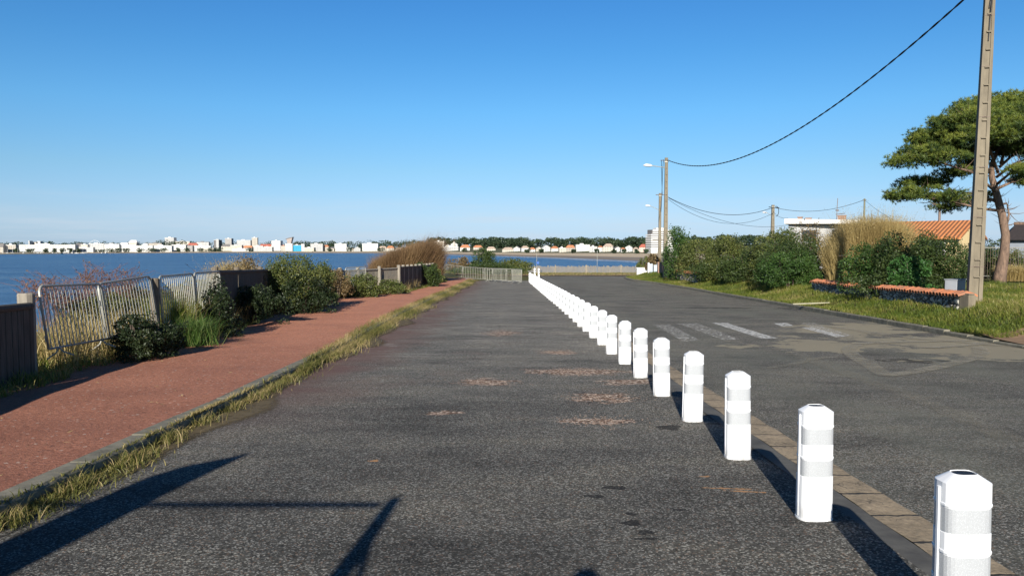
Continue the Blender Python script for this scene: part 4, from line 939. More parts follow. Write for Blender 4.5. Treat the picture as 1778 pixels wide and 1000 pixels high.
# ------------------------------------------------------------------ wooden fences
def fence(pts, label, mat, hgt=1.05, pw=.09, gap=.02, post_every=2.0, post_r=.085, post_h=1.2, rail=True, railmat=None, dz=.1, name='wooden_fence', postmat=None, jit=.02, lean=0, pofs=.05):
    e = thing(name, label, 'fence', (pts[0][0], pts[0][1], H(*pts[0]) )); ox, oy, oz = e.location
    tot = 0; bd = MB(); rl = MB(); seglen = []
    for (a, c) in zip(pts[:-1], pts[1:]):
        L_ = math.hypot(c[0] - a[0], c[1] - a[1]); n = int(L_ / (pw + gap)); dx, dy = (c[0] - a[0]) / L_, (c[1] - a[1]) / L_
        for k in range(n):
            s = (k + .5) * (pw + gap); x, y = a[0] + dx * s, a[1] + dy * s; z = H(x, y) + dz - oz; h_ = hgt + random.uniform(-jit, jit)
            hw = pw / 2 * random.uniform(.85, 1.0); xx, yy = x - ox, y - oy; tl_ = random.uniform(-.012, .012)
            bd.obox((xx - dx * hw, yy - dy * hw), (xx + dx * hw, yy + dy * hw), .022, z - .12, z + h_)
        m = max(1, round(L_ / post_every))
        for k in range(m + (1 if c == pts[-1] else 0)):
            s = L_ * k / m; x, y = a[0] + dx * s, a[1] + dy * s; z = H(x, y) - oz; b = MB()
            nx, ny = dy, -dx; x -= nx * pofs ; y -= ny * pofs
            b.tube([(x - ox, y - oy, z - .3), (x - ox, y - oy, z + dz + post_h - .02), (x - ox, y - oy, z + dz + post_h)], [post_r, post_r, post_r * .85], 9); b.build('post', postmat or M['wood_grey'], e)
        if rail:
            for s0 in range(m):
                p = [(a[0] + dx * L_ * (s0 + t) / m, a[1] + dy * L_ * (s0 + t) / m) for t in (0, .33, .66, 1)]
                b = MB(); b.tube([(q[0] - ox, q[1] - oy, H(*q) - oz + dz + hgt + .03) for q in p], .05, 8); b.build('rail', railmat or mat, e)
    bd.build('boards', mat, e)
    return e
P_ = lambda y: (fx(y), y)
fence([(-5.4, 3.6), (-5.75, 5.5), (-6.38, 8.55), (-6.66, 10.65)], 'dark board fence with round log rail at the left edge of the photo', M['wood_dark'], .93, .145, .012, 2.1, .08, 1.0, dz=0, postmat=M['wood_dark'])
def lone_post(u, vt, D, r, label, mat):
    p = at(u, vt, D); z = H(p.x, D); b = MB(); h_ = p.z - z
    b.tube([(0, 0, -.3), (0, 0, h_ - .02), (0, 0, h_)], [r, r, r * .88], 10); o = b.build('fence_post', mat, None, loc=(p.x, D, z)); tag(o, label, 'post')
lone_post(45, 509, 10.85, .115, 'thick sunlit wooden post between the dark boards and the first barrier', M['wood_grey'])
lone_post(268, 483, 15.0, .085, 'knotty wooden post in the gap between the barrier pairs', M['wood_post'])
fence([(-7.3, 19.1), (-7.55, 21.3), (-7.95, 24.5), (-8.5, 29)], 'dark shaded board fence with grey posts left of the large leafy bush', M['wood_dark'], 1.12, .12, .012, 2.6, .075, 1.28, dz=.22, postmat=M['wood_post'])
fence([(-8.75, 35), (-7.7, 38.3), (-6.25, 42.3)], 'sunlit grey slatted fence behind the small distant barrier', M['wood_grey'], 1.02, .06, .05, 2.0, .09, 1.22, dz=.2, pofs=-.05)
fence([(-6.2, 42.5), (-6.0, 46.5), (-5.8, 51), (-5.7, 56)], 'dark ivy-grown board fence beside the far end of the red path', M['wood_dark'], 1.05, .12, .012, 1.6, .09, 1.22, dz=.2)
fence([(1.5, 93), (9, 93.5), (17.5, 94)], 'low pale chestnut paling fence across the far end of the road', M['wood_pale'], .85, .07, .045, 4, .07, 1.0, rail=False, dz=.02, jit=.10, name='paling_fence')
fence([(-8, 90), (1.4, 93)], 'weathered paling fence partly hidden behind the far barriers', M['wood_grey'], .8, .055, .05, 4, .07, .95, rail=False, dz=.02, jit=.06, name='paling_fence')
# thin poles at the shore
for (u, v0, v1, D, lb, sg) in ((932, 439, 470, 88, 'thin pale pole with a small blue sign beyond the bollard row', True), (1037, 437, 466, 91, 'thin pale pole standing alone behind the paling fence', False)):
    a = at(u, v0, D); z = H(a.x, D); e = thing('sign_pole' if sg else 'marker_pole', lb, 'pole', (a.x, D, z)); b = MB(); b.tube([(0, 0, -.2), (0, 0, a.z - z)], .028, 6); b.build('pole', M['galv'], e)
    if sg: p = at(934, 456, D); b = MB(); b.box(-.02, .26, -.06, -.045, p.z - z - .16, p.z - z + .12); b.build('sign_panel', M['sign_blue'], e, bevel=.01)
    else: b = MB(); b.tube([(0, 0, a.z - z), (0, 0, a.z - z + .06)], [.055, .03], 6); b.build('cap', M['lamp_white'], e)

# ------------------------------------------------------------------ utility poles and cables
def upole(x, y, z, h_, wb, wt, label, rz=0, n=18, lean=0, db=None, dt=None):
    e = thing('utility_pole', label, 'utility pole', (x, y, z), rz); e.rotation_euler = (0, lean, rz)
    db = db or wb * .8; dt = dt or wt * .8; t = .28
    b = MB()
    # two flanges with a web between: H section with cross pockets
    def slab(fx0, fx1, fy0, fy1):
        b.add([(wb * fx0, db * fy0, -.4), (wb * fx1, db * fy0, -.4), (wb * fx1, db * fy1, -.4), (wb * fx0, db * fy1, -.4), (wt * fx0, dt * fy0, h_), (wt * fx1, dt * fy0, h_), (wt * fx1, dt * fy1, h_), (wt * fx0, dt * fy1, h_)],
              [(0, 3, 2, 1), (4, 5, 6, 7), (0, 1, 5, 4), (1, 2, 6, 5), (2, 3, 7, 6), (3, 0, 4, 7)])
    slab(-.5, -.5 + t, -.5, .5); slab(.5 - t, .5, -.5, .5); slab(-.5 + t, .5 - t, -.38, .38)
    b.build('shaft', M['concrete'], e)
    for k in range(n):
        z0 = .7 + (h_ - 1) * k / n; f = 1 - (1 - wt / wb) * z0 / h_; g_ = MB(); ww = wb * f * (.5 - t); d0 = db * f * .38
        g_.box(-ww, ww, -d0 - .045 * wb / .3, -d0 + .01, z0, z0 + .035); g_.build('step', M['concrete'], e)
    b = MB(); b.box(-wt * .7, wt * .7, -dt * .55, dt * .55, h_ - .35, h_ - .28); b.build('collar', M['galv'], e)
    return e
def lamp(e, zt, ln, sx=-1, dz=.05, wt=.2):
    b = MB(); b.tube([(sx * wt * .5, 0, zt), (sx * ln * .7, -.1, zt + dz * .7), (sx * ln, -.15, zt + dz)], .03, 6); b.build('lamp_arm', M['galv'], e)
    b = MB(); o = len(b.v); n = 8
    b.tube([(sx * ln * .97, -.15, zt + dz), (sx * (ln + .1), -.15, zt + dz + .02), (sx * (ln + .45), -.15, zt + dz + .05), (sx * (ln + .65), -.15, zt + dz + .03)], [.05, .11, .12, .04], n); b.build('lamp_head', M['lamp_white'], e, smooth=True)
P1 = at(1691, 524, 22.0); P2 = at(1155, 480, 60); P3 = at(1145, 462, 97); P4 = at(1341, 425, 110); P5 = at(1499.5, 420, 105)
p1 = upole(P1.x, P1.y, P1.z, 9.3, .36, .24, 'tall concrete utility pole with step notches beside the stone wall, nearest pole', R(-17), 17, .018)
b = MB(); b.tube([(-.02, -.12, 8.2), (.02, -.12, 8.6), (.0, -.11, 7.3), (.05, -.10, 8.9)], .014, 5); b.build('cable_loop', M['cable'], p1)
b = MB(); b.tube([(-.16, -.02, 8.52), (-.17, -.05, 8.75), (-.15, -.03, 8.95)], [.05, .075, .05], 8); b.build('insulator', M['lamp_white'], p1, smooth=True)
for k in range(6):
    z0 = 1.0 + k * 1.4; b = MB(); f = .5 * (.36 - .12 * z0 / 9.3) + .004; b.box(-f, f, -f * .82, f * .82, z0, z0 + .012); b.build('steel_strap', M['rust'], p1)
p2 = upole(P2.x, P2.y, P2.z, 9.15, .34, .22, 'tall concrete utility pole with an arm lamp at the bend of the road', 0, 16, 0)
lamp(p2, 8.4, 1.15, -1, .12); b = MB(); b.tube([(-.25, -.1, 9.0), (-.3, -.05, 8.0), (-.32, 0, 6.5), (-.35, .1, 5.0)], .02, 4); b.build('hanging_cable', M['cable'], p2)
b = MB(); b.tube([(-.45, 0, 8.95), (.25, 0, 8.95)], .03, 5); b.build('cross_arm', M['rust'], p2)
b = MB(); b.tube([(.05, 0, 2.2), (.95, -.3, -.1)], .03, 5); b.build('stay_wire', M['wood_grey'], p2)
p3 = upole(P3.x, P3.y, P3.z, 9.1, .38, .28, 'thinner concrete utility pole with a small lamp, left behind the bend pole', 0, 10, 0)
lamp(p3, 7.0, 1.25, -1, .5); b = MB(); b.tube([(-.55, 0, 8.9), (.5, 0, 8.9)], .05, 5); b.tube([(-.9, 0, 3.3), (.6, 0, 3.3)], .03, 4); b.build('cross_arm', M['rust'], p3)
h4 = at(1341, 356, 110).z - P4.z
p4 = upole(P4.x, P4.y, P4.z, h4, .5, .36, 'short-looking concrete pole with coiled cable rising behind the hedge', 0, 8, 0)
lamp(p4, h4 - 1.6, .9, -1, .5); b = MB()
b.tube([(.75 * math.cos(a) * .5 + .45, 0, h4 - .9 + .7 * math.sin(a)) for a in np.linspace(-1.7, 1.9, 14)], .04, 4); b.tube([(-.6, 0, h4 - .3), (.9, 0, h4 - .4)], .05, 4); b.build('cable_coil', M['cable'], p4)
h5 = at(1500, 345, 105).z - P5.z
e = thing('wooden_pole', 'slim greenish wooden pole rising behind the straw-coloured bush', 'pole', P5); b = MB(); b.tube([(0, 0, -.5), (0, 0, h5)], [.16, .12], 8); b.build('shaft', simple('treated_wood', (.20, .20, .14), (.13, .13, .1), 5, .9), e)
b = MB(); b.tube([(-.25, 0, h5 - .2), (.25, 0, h5 - .2)], .05, 5); b.build('cross_arm', M['rust'], e)
def cable(a, c, sag, r, label, twist=False, n=36):
    a, c = Vector(a), Vector(c); pts = []
    for i in range(n + 1):
        t = i / n; p = a.lerp(c, t); p.z -= 4 * sag * t * (1 - t); pts.append(p - a)
    b = MB()
    if twist:
        fine = []; m = n * 8
        for s in range(2):
            q = []
            for i in range(m + 1):
                t = i / m; p = a.lerp(c, t) - a; p.z -= 4 * sag * t * (1 - t); ph = t * 190 + s * math.pi; q.append(p + Vector((math.cos(ph) * r * .5, 0, math.sin(ph) * r * .5)))
            b.tube(q, r * .8, 4, False)
    else: b.tube(pts, r, 5, False)
    o = b.build('overhead_cable', M['cable'], None, loc=a); tag(o, label, 'cable')
T2 = Vector((P2.x + .08, P2.y - .15, P2.z + 8.95)); T1 = Vector((P1.x + .05, P1.y + .1, P1.z + 9.0)); T3 = Vector((P3.x + .3, P3.y, P3.z + 8.85)); T4 = Vector((P4.x, P4.y - .2, P4.z + h4 - .35)); T5 = Vector((P5.x, P5.y, P5.z + h5 - .15))
cable(T2, T1, 2.15, .026, 'thick twisted black cable sagging from the bend pole up to the nearest pole', True)
cable(T2 + Vector((-.5, 0, 0)), T3, .6, .02, 'black cable running from the bend pole to the thinner pole behind')
cable(T3 + Vector((.6, 0, -.2)), T4, 1.6, .035, 'upper dark cable between the thinner pole and the coiled-cable pole')
cable(T3 + Vector((.7, 0, -.5)), T4 + Vector((0, 0, -.8)), 2.2, .022, 'second dark cable just below the upper one')
cable(T2 + Vector((.1, 0, -2.9)), at(1366, 391, 76), .9, .014, 'thin service cable drooping from the bend pole to the white house')
cable(T4, T5, 1.0, .03, 'dark cable between the coiled-cable pole and the wooden pole')
cable(T5, at(1580, 395, 62), .3, .018, 'thin cable descending from the wooden pole to the orange-roofed house')
cable(T4 + Vector((0, 0, -.6)), at(1368, 379, 76), .3, .018, 'short thin cable from the coiled-cable pole to the white house roof')

# ------------------------------------------------------------------ houses on the right
D = 75; a = at(1362, 380, D); zg = H(a.x, D) - .3
e = thing('flat_roof_house', 'white flat-roofed house with deep fascia behind the hedge', 'house', (a.x, D, zg), R(-24)); zt = a.z - zg; W = 130 / F * D * 1.15
b = MB(); b.box(.35, W, .5, 9, 0, zt - .62); b.build('wall', M['shade_grey_wall'], e)  # grey stands for shade below the roof, put into the wall colour
b = MB(); b.add([(0, 0, zt - .48), (W, -1, zt - .60), (W, 9.5, zt - .60), (0, 9.5, zt - .48), (0, 0, zt), (W, -1, zt - .30), (W, 9.5, zt - .30), (0, 9.5, zt)], [(0, 3, 2, 1), (4, 5, 6, 7), (0, 1, 5, 4), (1, 2, 6, 5), (2, 3, 7, 6), (3, 0, 4, 7)]); b.build('roof', M['white_wall'], e)
for (u, w_, h_) in ((1385, .4, .22), (1399, .5, .14), (1453, .75, .45)):
    p = at(u, 380, D); x = p.x - a.x; zr = zt - .3 * x / W; b = MB(); b.box(x - w_ / 2, x + w_ / 2, 2, 2.6, zr - .05, zr + h_); b.box(x - w_ / 2 - .06, x + w_ / 2 + .06, 1.95, 2.65, zr + h_, zr + h_ + .07); b.build('chimney', simple('chimney_brick', (.33, .2, .15), (.2, .14, .11), 5, .9), e)
for x in (1.6, 4.3): b = MB(); b.box(x, x + 1.3, .44, .5, zt - 2.2, zt - 1.1); b.build('window', M['glass'], e)
p = at(1461, 385, D); an = thing('antenna_mast', 'thin television antenna mast on the white flat roof', 'antenna', (p.x, D + 1.2, p.z - .3)); hh = at(1461, 343, D).z - p.z
b = MB(); b.tube([(0, 0, 0), (.1, 0, hh + .3)], .03, 5); b.build('mast', M['rust'], an)
b = MB(); b.tube([(-.1, 0, hh * .45), (.8, 0, hh * .5)], .02, 4)
for k in range(5): b.tube([(.1 + .16 * k, -.25, hh * .46 + .01 * k), (.1 + .16 * k, .25, hh * .46 + .01 * k)], .012, 4)
b.tube([(-.08, 0, hh * .62), (.25, 0, hh * .62)], .06, 5); b.build('aerial', M['rust'], an)
# orange tiled house
D = 60; a = at(1500, 410.5, D); zg = H(a.x, D) - .2; W = 6.4
e = thing('tiled_house', 'yellow house with an orange tiled roof behind the bushes', 'house', (a.x, D, zg), R(-42)); ze = a.z - zg; zt = at(1600, 386, D).z - zg + .0
b = MB(); b.box(0, W, 0, 8, 0, ze); b.add([(W - .005, 0, ze), (W - .005, 8, ze), (W - .005, 4, zt - .1)], [(0, 1, 2)]); b.build('wall', M['yellow_wall'], e)
b = MB(); b.add([(-.3, -.5, ze - .12), (W + .35, -.5, ze - .12), (W + .35, 4, zt + .12), (-.3, 4, zt + .12), (-.3, 8.5, ze - .12), (W + .35, 8.5, ze - .12)], [(0, 1, 2, 3), (3, 2, 5, 4)])
b.add([(-.3, -.5, ze - .28), (W + .35, -.5, ze - .28), (W + .35, 4, zt - .04), (-.3, 4, zt - .04), (-.3, 8.5, ze - .28), (W + .35, 8.5, ze - .28)], [(3, 2, 1, 0), (4, 5, 2, 3)])
b.add([(-.3, -.5, ze - .28), (W + .35, -.5, ze - .28), (W + .35, -.5, ze - .12), (-.3, -.5, ze - .12)], [(0, 1, 2, 3)])
b.add([(W + .35, -.5, ze - .28), (W + .35, 4, zt - .04), (W + .35, 4, zt + .12), (W + .35, -.5, ze - .12), (W + .35, 8.5, ze - .28), (W + .35, 8.5, ze - .12)], [(0, 1, 2, 3), (1, 4, 5, 2)]); b.build('roof', M['tile_roof'], e)
p = 5.0; b = MB(); b.box(p - .9, p + .7, -.05, .06, ze - 1.5, ze - .35); w_ = b.build('window', M['white_wall'], e); b = MB(); b.box(p - .75, p + .55, -.06, -.051, ze - 1.4, ze - .45); b.build('pane', M['glass'], w_)
p = 4.3; b = MB(); b.tube([(p, 4, zt), (p, 4, zt + .95)], .09, 8); b.tube([(p, 4, zt + .95), (p, 4, zt + 1.08)], .14, 8); b.build('flue', M['rust'], e)
# dark-roofed house at the right edge
D = 46; a = at(1722, 436, D); c = at(1800, 436, D); zg = H(a.x, D); W = 6; ze = at(1740, 420, D).z - zg + .2; zt = at(1740, 387, D).z - zg
e = thing('dark_roof_house', 'house with a dark shaded roof at the right edge behind the pine trunk', 'house', (a.x + 1.0, D, zg), R(-30))
b = MB(); b.box(0, W, 0, 7, 0, ze); b.build('wall', simple('shade_bluish_render', (.22, .25, .29), (.17, .19, .22), 2, .9), e)  # bluish shade of the white wall is put into its colour
b = MB(); b.add([(-.3, -.4, ze - .1), (W, -.4, ze - .1), (W, 3.5, zt), (.5, 3.5, zt), (-.3, 7.4, ze - .1), (W, 7.4, ze - .1)], [(0, 1, 2, 3), (3, 2, 5, 4), (0, 3, 4)])
b.build('roof', M['dark_tile'], e); b = MB(); b.tube([(.4, 3.5, zt + .03), (W, 3.5, zt + .03)], .11, 6); b.build('ridge_tiles', M['bark'], e)
for x in (1.0, 3.6): b = MB(); b.box(x, x + 1.1, -.05, 0.02, .9, 2.1); b.build('window', M['glass'], e)
# railings beside the pine
D = 39; e0 = at(1698, 430, D); e1 = at(1800, 428, D); zg = H(e0.x, D)
e = thing('metal_railing', 'thin grey metal railing behind the pine trunk', 'railing', (e0.x, D, zg)); hh = e0.z - zg; W = e1.x - e0.x
b = MB(); b.tube([(0, 0, hh), (W, 0, hh)], .022, 5); b.tube([(0, 0, .2), (W, 0, .2)], .018, 5); b.build('rail', M['galv'], e)
b = MB()
for k in range(24): b.tube([(W * k / 23, 0, 0), (W * k / 23, 0, hh)], .008, 4)
b.build('bars', M['rust'], e)
# ------------------------------------------------------------------ garden walls
def rubble_wall(a, c, za, zc, h_, wd, label, cop=True, shade=False):
    L_ = math.hypot(c[0] - a[0], c[1] - a[1]); e = thing('stone_wall', label, 'wall', (a[0], a[1], za), math.atan2(c[1] - a[1], c[0] - a[0])); e.rotation_euler = (0, -math.atan2(zc - za, L_), e.rotation_euler.z)
    n = int(L_ / .22); b = MB()
    rs = random.Random(3)
    # irregular stone courses, each stone bulging a little
    b.box(0, L_, -wd / 2 + .03, wd / 2 - .03, -.5, h_)
    z = -.1
    while z < h_ - .05:
        ch = min(rs.uniform(.11, .17), h_ - z); x = 0
        while x < L_ - .02:
            l = min(rs.uniform(.16, .38), L_ - x)
            for sgn in (-1, 1):
                y0 = sgn * (wd / 2 - .035); y1 = sgn * (wd / 2 + rs.uniform(-.012, .02)); q = .018
                vs = [(x + .008, y0, z + .008), (x + l - .008, y0, z + .008), (x + l - .008, y0, z + ch - .008), (x + .008, y0, z + ch - .008), (x + q + .01, y1, z + q + .01), (x + l - q - .01, y1, z + q + .01), (x + l - q - .01, y1, z + ch - q - .01), (x + q + .01, y1, z + ch - q - .01)]
                fs = [(4, 5, 6, 7), (0, 1, 5, 4), (1, 2, 6, 5), (2, 3, 7, 6), (3, 0, 4, 7)]
                b.add(vs, fs if sgn < 0 else [f[::-1] for f in fs])
            x += l
        z += ch
    b.build('masonry', M['stone'], e)
    if cop:
        t = MB(); x = 0
        while x < L_:
            l = .19; dz = rs.uniform(-.012, .02); tw = rs.uniform(-.05, .05); r0 = .105
            for sgn in (-1, 1):
                pts = []
                for k in range(7):
                    th = math.pi * k / 6
                    for (yy, zz) in ((0, .07), (sgn * (wd / 2 + .09), -.02)): pts.append((x + l / 2 - math.cos(th) * r0 + tw * yy, yy, h_ + .02 + zz + math.sin(th) * .075 + dz))
                t.add(pts, [(2 * k, 2 * k + 2, 2 * k + 3, 2 * k + 1) if sgn > 0 else (2 * k + 1, 2 * k + 3, 2 * k + 2, 2 * k) for k in range(6)])
            x += l
        o = t.build('coping_tiles', M['coping'], e); so = o.modifiers.new('s', 'SOLIDIFY'); so.thickness = .016
    return e
A = at(1674, 541, 21.6); B_ = at(1527, 512, 27.3); C_ = at(1415, 500, 33.5)
zA = at(1674, 509, 21.6).z; zB = at(1527, 497, 27.3).z; zC = at(1418, 487, 33.5).z
wh = .62
rubble_wall((B_.x, B_.y), (A.x, A.y), zB - wh, zA - wh, wh - .09, .34, 'low rubble stone wall with orange tile coping ending at the nearest pole')
rubble_wall((C_.x, C_.y), (B_.x - .05, B_.y + .3), zC - wh, at(1527, 499, 27.5).z - wh, wh - .08, .30, 'farther, shaded length of low stone wall with partly orange coping')
p0, p1_ = at(1178, 482, 57), at(1205, 486, 51); rubble_wall((p0.x, p0.y), (p1_.x + .3, p1_.y), p0.z, p1_.z - .1, .45, .3, 'short low stone wall with a few orange tiles under the hedge by the bend')
# wall end pier
p = at(1679, 541, 21.45); e = MB(); e.box(-.11, .11, -.19, .19, -.3, .50); e.box(-.09, .10, -.17, .16, .502, .54); tag(e.build('wall_pier', M['concrete'], None, loc=(p.x, p.y, p.z - .03), rot=(0, 0, .15), bevel=.02), 'rough concrete pier at the near end of the stone wall', 'pier')
# meter box
p = at(1658, 511, 23.0); e = thing('meter_box', 'pale grey metal utility box just behind the stone wall', 'utility box', (p.x, p.y, p.z - .5), R(38))
b = MB(); b.box(-.30, .30, -.17, .17, 0, .93); b.build('cabinet', M['box'], e, bevel=.012)
b = MB(); b.box(-.32, .32, -.19, .19, .932, .96); b.build('lid', M['box'], e, bevel=.006); b = MB(); b.box(-.26, .26, -.182, -.171, .08, .88); b.build('door', M['box'], e, bevel=.004)
# thin leaning metal post, plank
p = at(1472, 489, 31); q = at(1476, 443, 31); e = thing('metal_post', 'thin leaning grey metal post in front of the straw-coloured bush', 'post', p); b = MB(); b.tube([(0, 0, -.5), tuple(q - p)], .04, 6); b.build('shaft', M['galv'], e)
b = MB(); b.tube([tuple(q - p), tuple(q - p + Vector((-.45, 0, -.03)))], .008, 4); b.build('wire', M['rust'], e)
p = gp(1408, 527, .38); b = MB(); b.add([(-.95, -.06, 0), (.2, -.1, .05), (.98, -.02, .09), (.98, .08, .09), (.2, .06, .05), (-.95, .06, 0), (-.95, -.06, .05), (.2, -.1, .1), (.98, -.02, .13), (.98, .08, .13), (.2, .06, .1), (-.95, .06, .05)],
   [(0, 1, 7, 6), (1, 2, 8, 7), (2, 3, 9, 8), (3, 4, 10, 9), (4, 5, 11, 10), (5, 0, 6, 11), (6, 7, 10, 11), (7, 8, 9, 10)])
D = 28.8; p = at(1408, 527, D); zz = H(p.x, D); b.v = [(x * .72, y * .8, z * .6) for x, y, z in b.v]; tag(b.build('plank', simple('pale_plank', (.42, .40, .28), (.3, .28, .2), 8, .8), None, loc=(p.x, D, max(zz + .07, p.z - .03))), 'pale weathered plank lying on the grass verge', 'plank')
# garden gate area at the bend
D = 72; a = at(1106, 466, D); c = at(1126, 466, D); z = H(a.x, D)
b = MB(); b.box(0, c.x - a.x, 0, .25, -.3, a.z - z); b.box(-.05, c.x - a.x + .05, -.05, .3, a.z - z + .002, a.z - z + .07); tag(b.build('rendered_wall', M['white_wall'], None, loc=(a.x, D, z), bevel=.01), 'short pale rendered garden wall at the bend of the road', 'wall')
D = 69; a = at(1126, 456, D); z = H(a.x, D); e = thing('garden_gate', 'pale blue-white double gate beside the rendered wall', 'gate', (a.x, D, z)); h_ = a.z - z
for k in range(2): b = MB(); b.box(.05 + k * .42, .38 + k * .42, -.02, .02, .05, h_ - .1 * k - .1); b.build('leaf_panel', M['shutter'], e)
for x in (0, .82): b = MB(); b.box(x - .07, x + .07, -.1, .1, -.3, h_); b.build('gate_post', M['white_wall'], e)
D = 66; a = at(1146, 470, D); z = H(a.x, D); b = MB(); b.box(-.2, .3, -.2, .2, -.3, .85); b.box(-.25, .35, -.25, .25, .852, .95); tag(b.build('gate_pier', simple('pier_brick', (.42, .24, .17), (.28, .19, .14), 6, .9), None, loc=(a.x, D, z)), 'squat reddish pier between the gate and the bend pole', 'pier')

# ------------------------------------------------------------------ right hedge and bushes
shrub('leafy_shrub', 'tall pointed bright green shrub at the left end of the hedge, beside the bend pole', 1160, 1204, 398, 56, 3, M['leaf_mid'], 9000, .13, 34, sprouts=8)
shrub('hedge_shrub', 'olive green hedge bush right of the pointed shrub', 1188, 1262, 417, 53, 4, M['leaf_olive'], 11000, .12, 40, sprouts=6)
shrub('hedge_shrub', 'broad olive hedge bush with a single tall sprout in the middle of the hedge', 1238, 1322, 412, 48, 4.5, M['leaf_olive'], 13000, .115, 46, sprouts=5)
shrub('hedge_shrub', 'dark green hedge bush low in front of the hedge middle', 1262, 1352, 434, 44, 3, M['leaf_dark'], 10000, .11, 40)
shrub('hedge_shrub', 'tall brown-green hedge bush before the white flat-roofed house', 1318, 1402, 402, 42, 4, M['leaf_olive'], 14000, .105, 46, sprouts=8)
shrub('hedge_shrub', 'dense dark green bush at the right end of the hedge', 1335, 1445, 413, 38, 4, M['leaf_dark'], 17000, .10, 54, sprouts=5)
shrub('hedge_shrub', 'mid green leafy bush low at the foot of the hedge right end', 1330, 1438, 440, 36.5, 2.4, M['leaf_mid'], 12000, .095, 44)
shrub('hedge_shrub', 'low dark bush overhanging the verge under the hedge', 1200, 1300, 452, 49, 2.2, M['leaf_dark'], 8000, .10, 34)
shrub('hedge_shrub', 'rust-tinted bush behind the hedge against the white house', 1372, 1440, 390, 44, 3, M['leaf_dry'], 7000, .09, 30, sprouts=6)
shrub('garden_shrub', 'leafy bush behind the stone wall in front of the straw bush', 1484, 1570, 426, 29, 2.4, M['leaf_mid'], 15000, .085, 46, sprouts=6)
shrub('garden_shrub', 'bush with a tall loose sprout under the orange roof', 1540, 1640, 412, 27.5, 2.4, M['leaf_dark'], 14000, .08, 46, sprouts=3)
shrub('garden_shrub', 'glossy bright green bush low behind the orange coping', 1560, 1630, 447, 26.2, 1.6, M['leaf_bright'], 5000, .085, 22)
shrub('garden_shrub', 'dark olive bush left of the nearest utility pole', 1618, 1698, 410, 27, 3, M['leaf_dark'], 14000, .075, 44, sprouts=6)
shrub('garden_shrub', 'dark low ivy at the back of the stone wall', 1500, 1660, 462, 27, 1.5, M['leaf_dark'], 12000, .08, 50)
shrub('garden_shrub', 'shaded green shrub between the nearest pole and the pine trunk', 1692, 1765, 418, 42, 3, M['leaf_dark'], 10000, .10, 36)
shrub('garden_shrub', 'small green shrub right of the pine trunk by the railing', 1742, 1800, 436, 40, 2, M['leaf_olive'], 6000, .09, 26)
shrub('garden_shrub', 'small yellowish bush above the rendered wall at the bend', 1108, 1128, 447, 73, 2, M['leaf_olive'], 2500, .14, 14)
shrub('garden_shrub', 'dark reddish bush above the pale gate', 1124, 1150, 443, 71, 2, M['leaf_dry'], 3000, .14, 16, sprouts=4)
# pale straw bush: arching stems
def straw_bush(name, label, cx, cy, W, Dp, ht, n, mat, wd=.02, lean=(0, 0, 0), leanamt=.45, z=None, skew=0):
    z = H(cx, cy) if z is None else z; e = thing(name, label, 'bush', (cx, cy, z))
    a = rg.uniform(0, 6.283, n); r = np.sqrt(rg.random(n)); B = np.stack([r * np.cos(a) * W / 2 * .92, r * np.sin(a) * Dp / 2 * .85, rg.uniform(0, .5, n) * ht * (1 - r ** 2)], 1)
    hh = ht * (np.sqrt(np.clip(1.02 - (B[:, 0] / (W / 2)) ** 2, .15, 1)) if not skew else np.clip(1.25 - (B[:, 0] / (W / 2) * 1.1) ** 6, .3, 2)) * (1 - skew * (.5 - B[:, 0] / W)) - B[:, 2]
    dirs = np.stack([B[:, 0] / W, B[:, 1] / Dp, np.zeros(n)], 1) * 2 + np.array(lean)
    hn = hh * rg.uniform(.55, 1.0, n) * np.where(rg.random(n) < .05, 1.22, 1); dr = unit(dirs + rg.normal(size=(n, 3)) * [.45, .45, 0]); ln = leanamt * rg.uniform(.3, 1.3, n)
    sdir = rg.uniform(0, 6.283, n); sd_ = np.stack([np.cos(sdir), np.sin(sdir), np.zeros(n)], 1) * wd * .5
    up = np.array([0, 0, 1.]); m = B + up * (hn * .55)[:, None] + dr * (hn * ln * .3)[:, None]; tp = B + up * (hn * (1 - .12 * ln))[:, None] + dr * (hn * ln)[:, None]
    V = np.stack([B - sd_, B + sd_, m + sd_, m - sd_, tp], 1).reshape(-1, 3); i = np.arange(n) * 5
    K = np.repeat(np.clip(.5 * rg.random(n) + .5 * (np.sin(B[:, 0] * 3) * .5 + .5), 0, 1), 5)
    npmesh('stems', mat, V, np.stack([i, i + 1, i + 2, i + 3], 1), np.stack([i + 3, i + 2, i + 4], 1), K, e)
    P = tp + rg.normal(size=(n, 3)) * .04; V, Q, vv = leaves(P, .07, .22, 1.2, None, np.clip(rg.random(n), .2, 1)); npmesh('seed_heads', mat, V, Q, None, vv, e)
    return e
def px_bush(u0, u1, vt, D, dp, n, mat, name, label, **k):
    um = (u0 + u1) / 2; x = (um - 889) / F * D; z = H(x, D); top = at(um, vt, D).z
    return straw_bush(name, label, x, D, (u1 - u0) / F * D, dp, top - z, n, mat, **k)
px_bush(1432, 1590, 373, 36.5, 3.2, 26000, M['straw'], 'straw_bush', 'large rounded straw-coloured dry bush behind the stone wall', leanamt=.26)
px_bush(1722, 1800, 460, 37, 1.5, 3500, M['straw'], 'dry_grass_clump', 'dry tan grass clump at the foot of the pine', wd=.014)
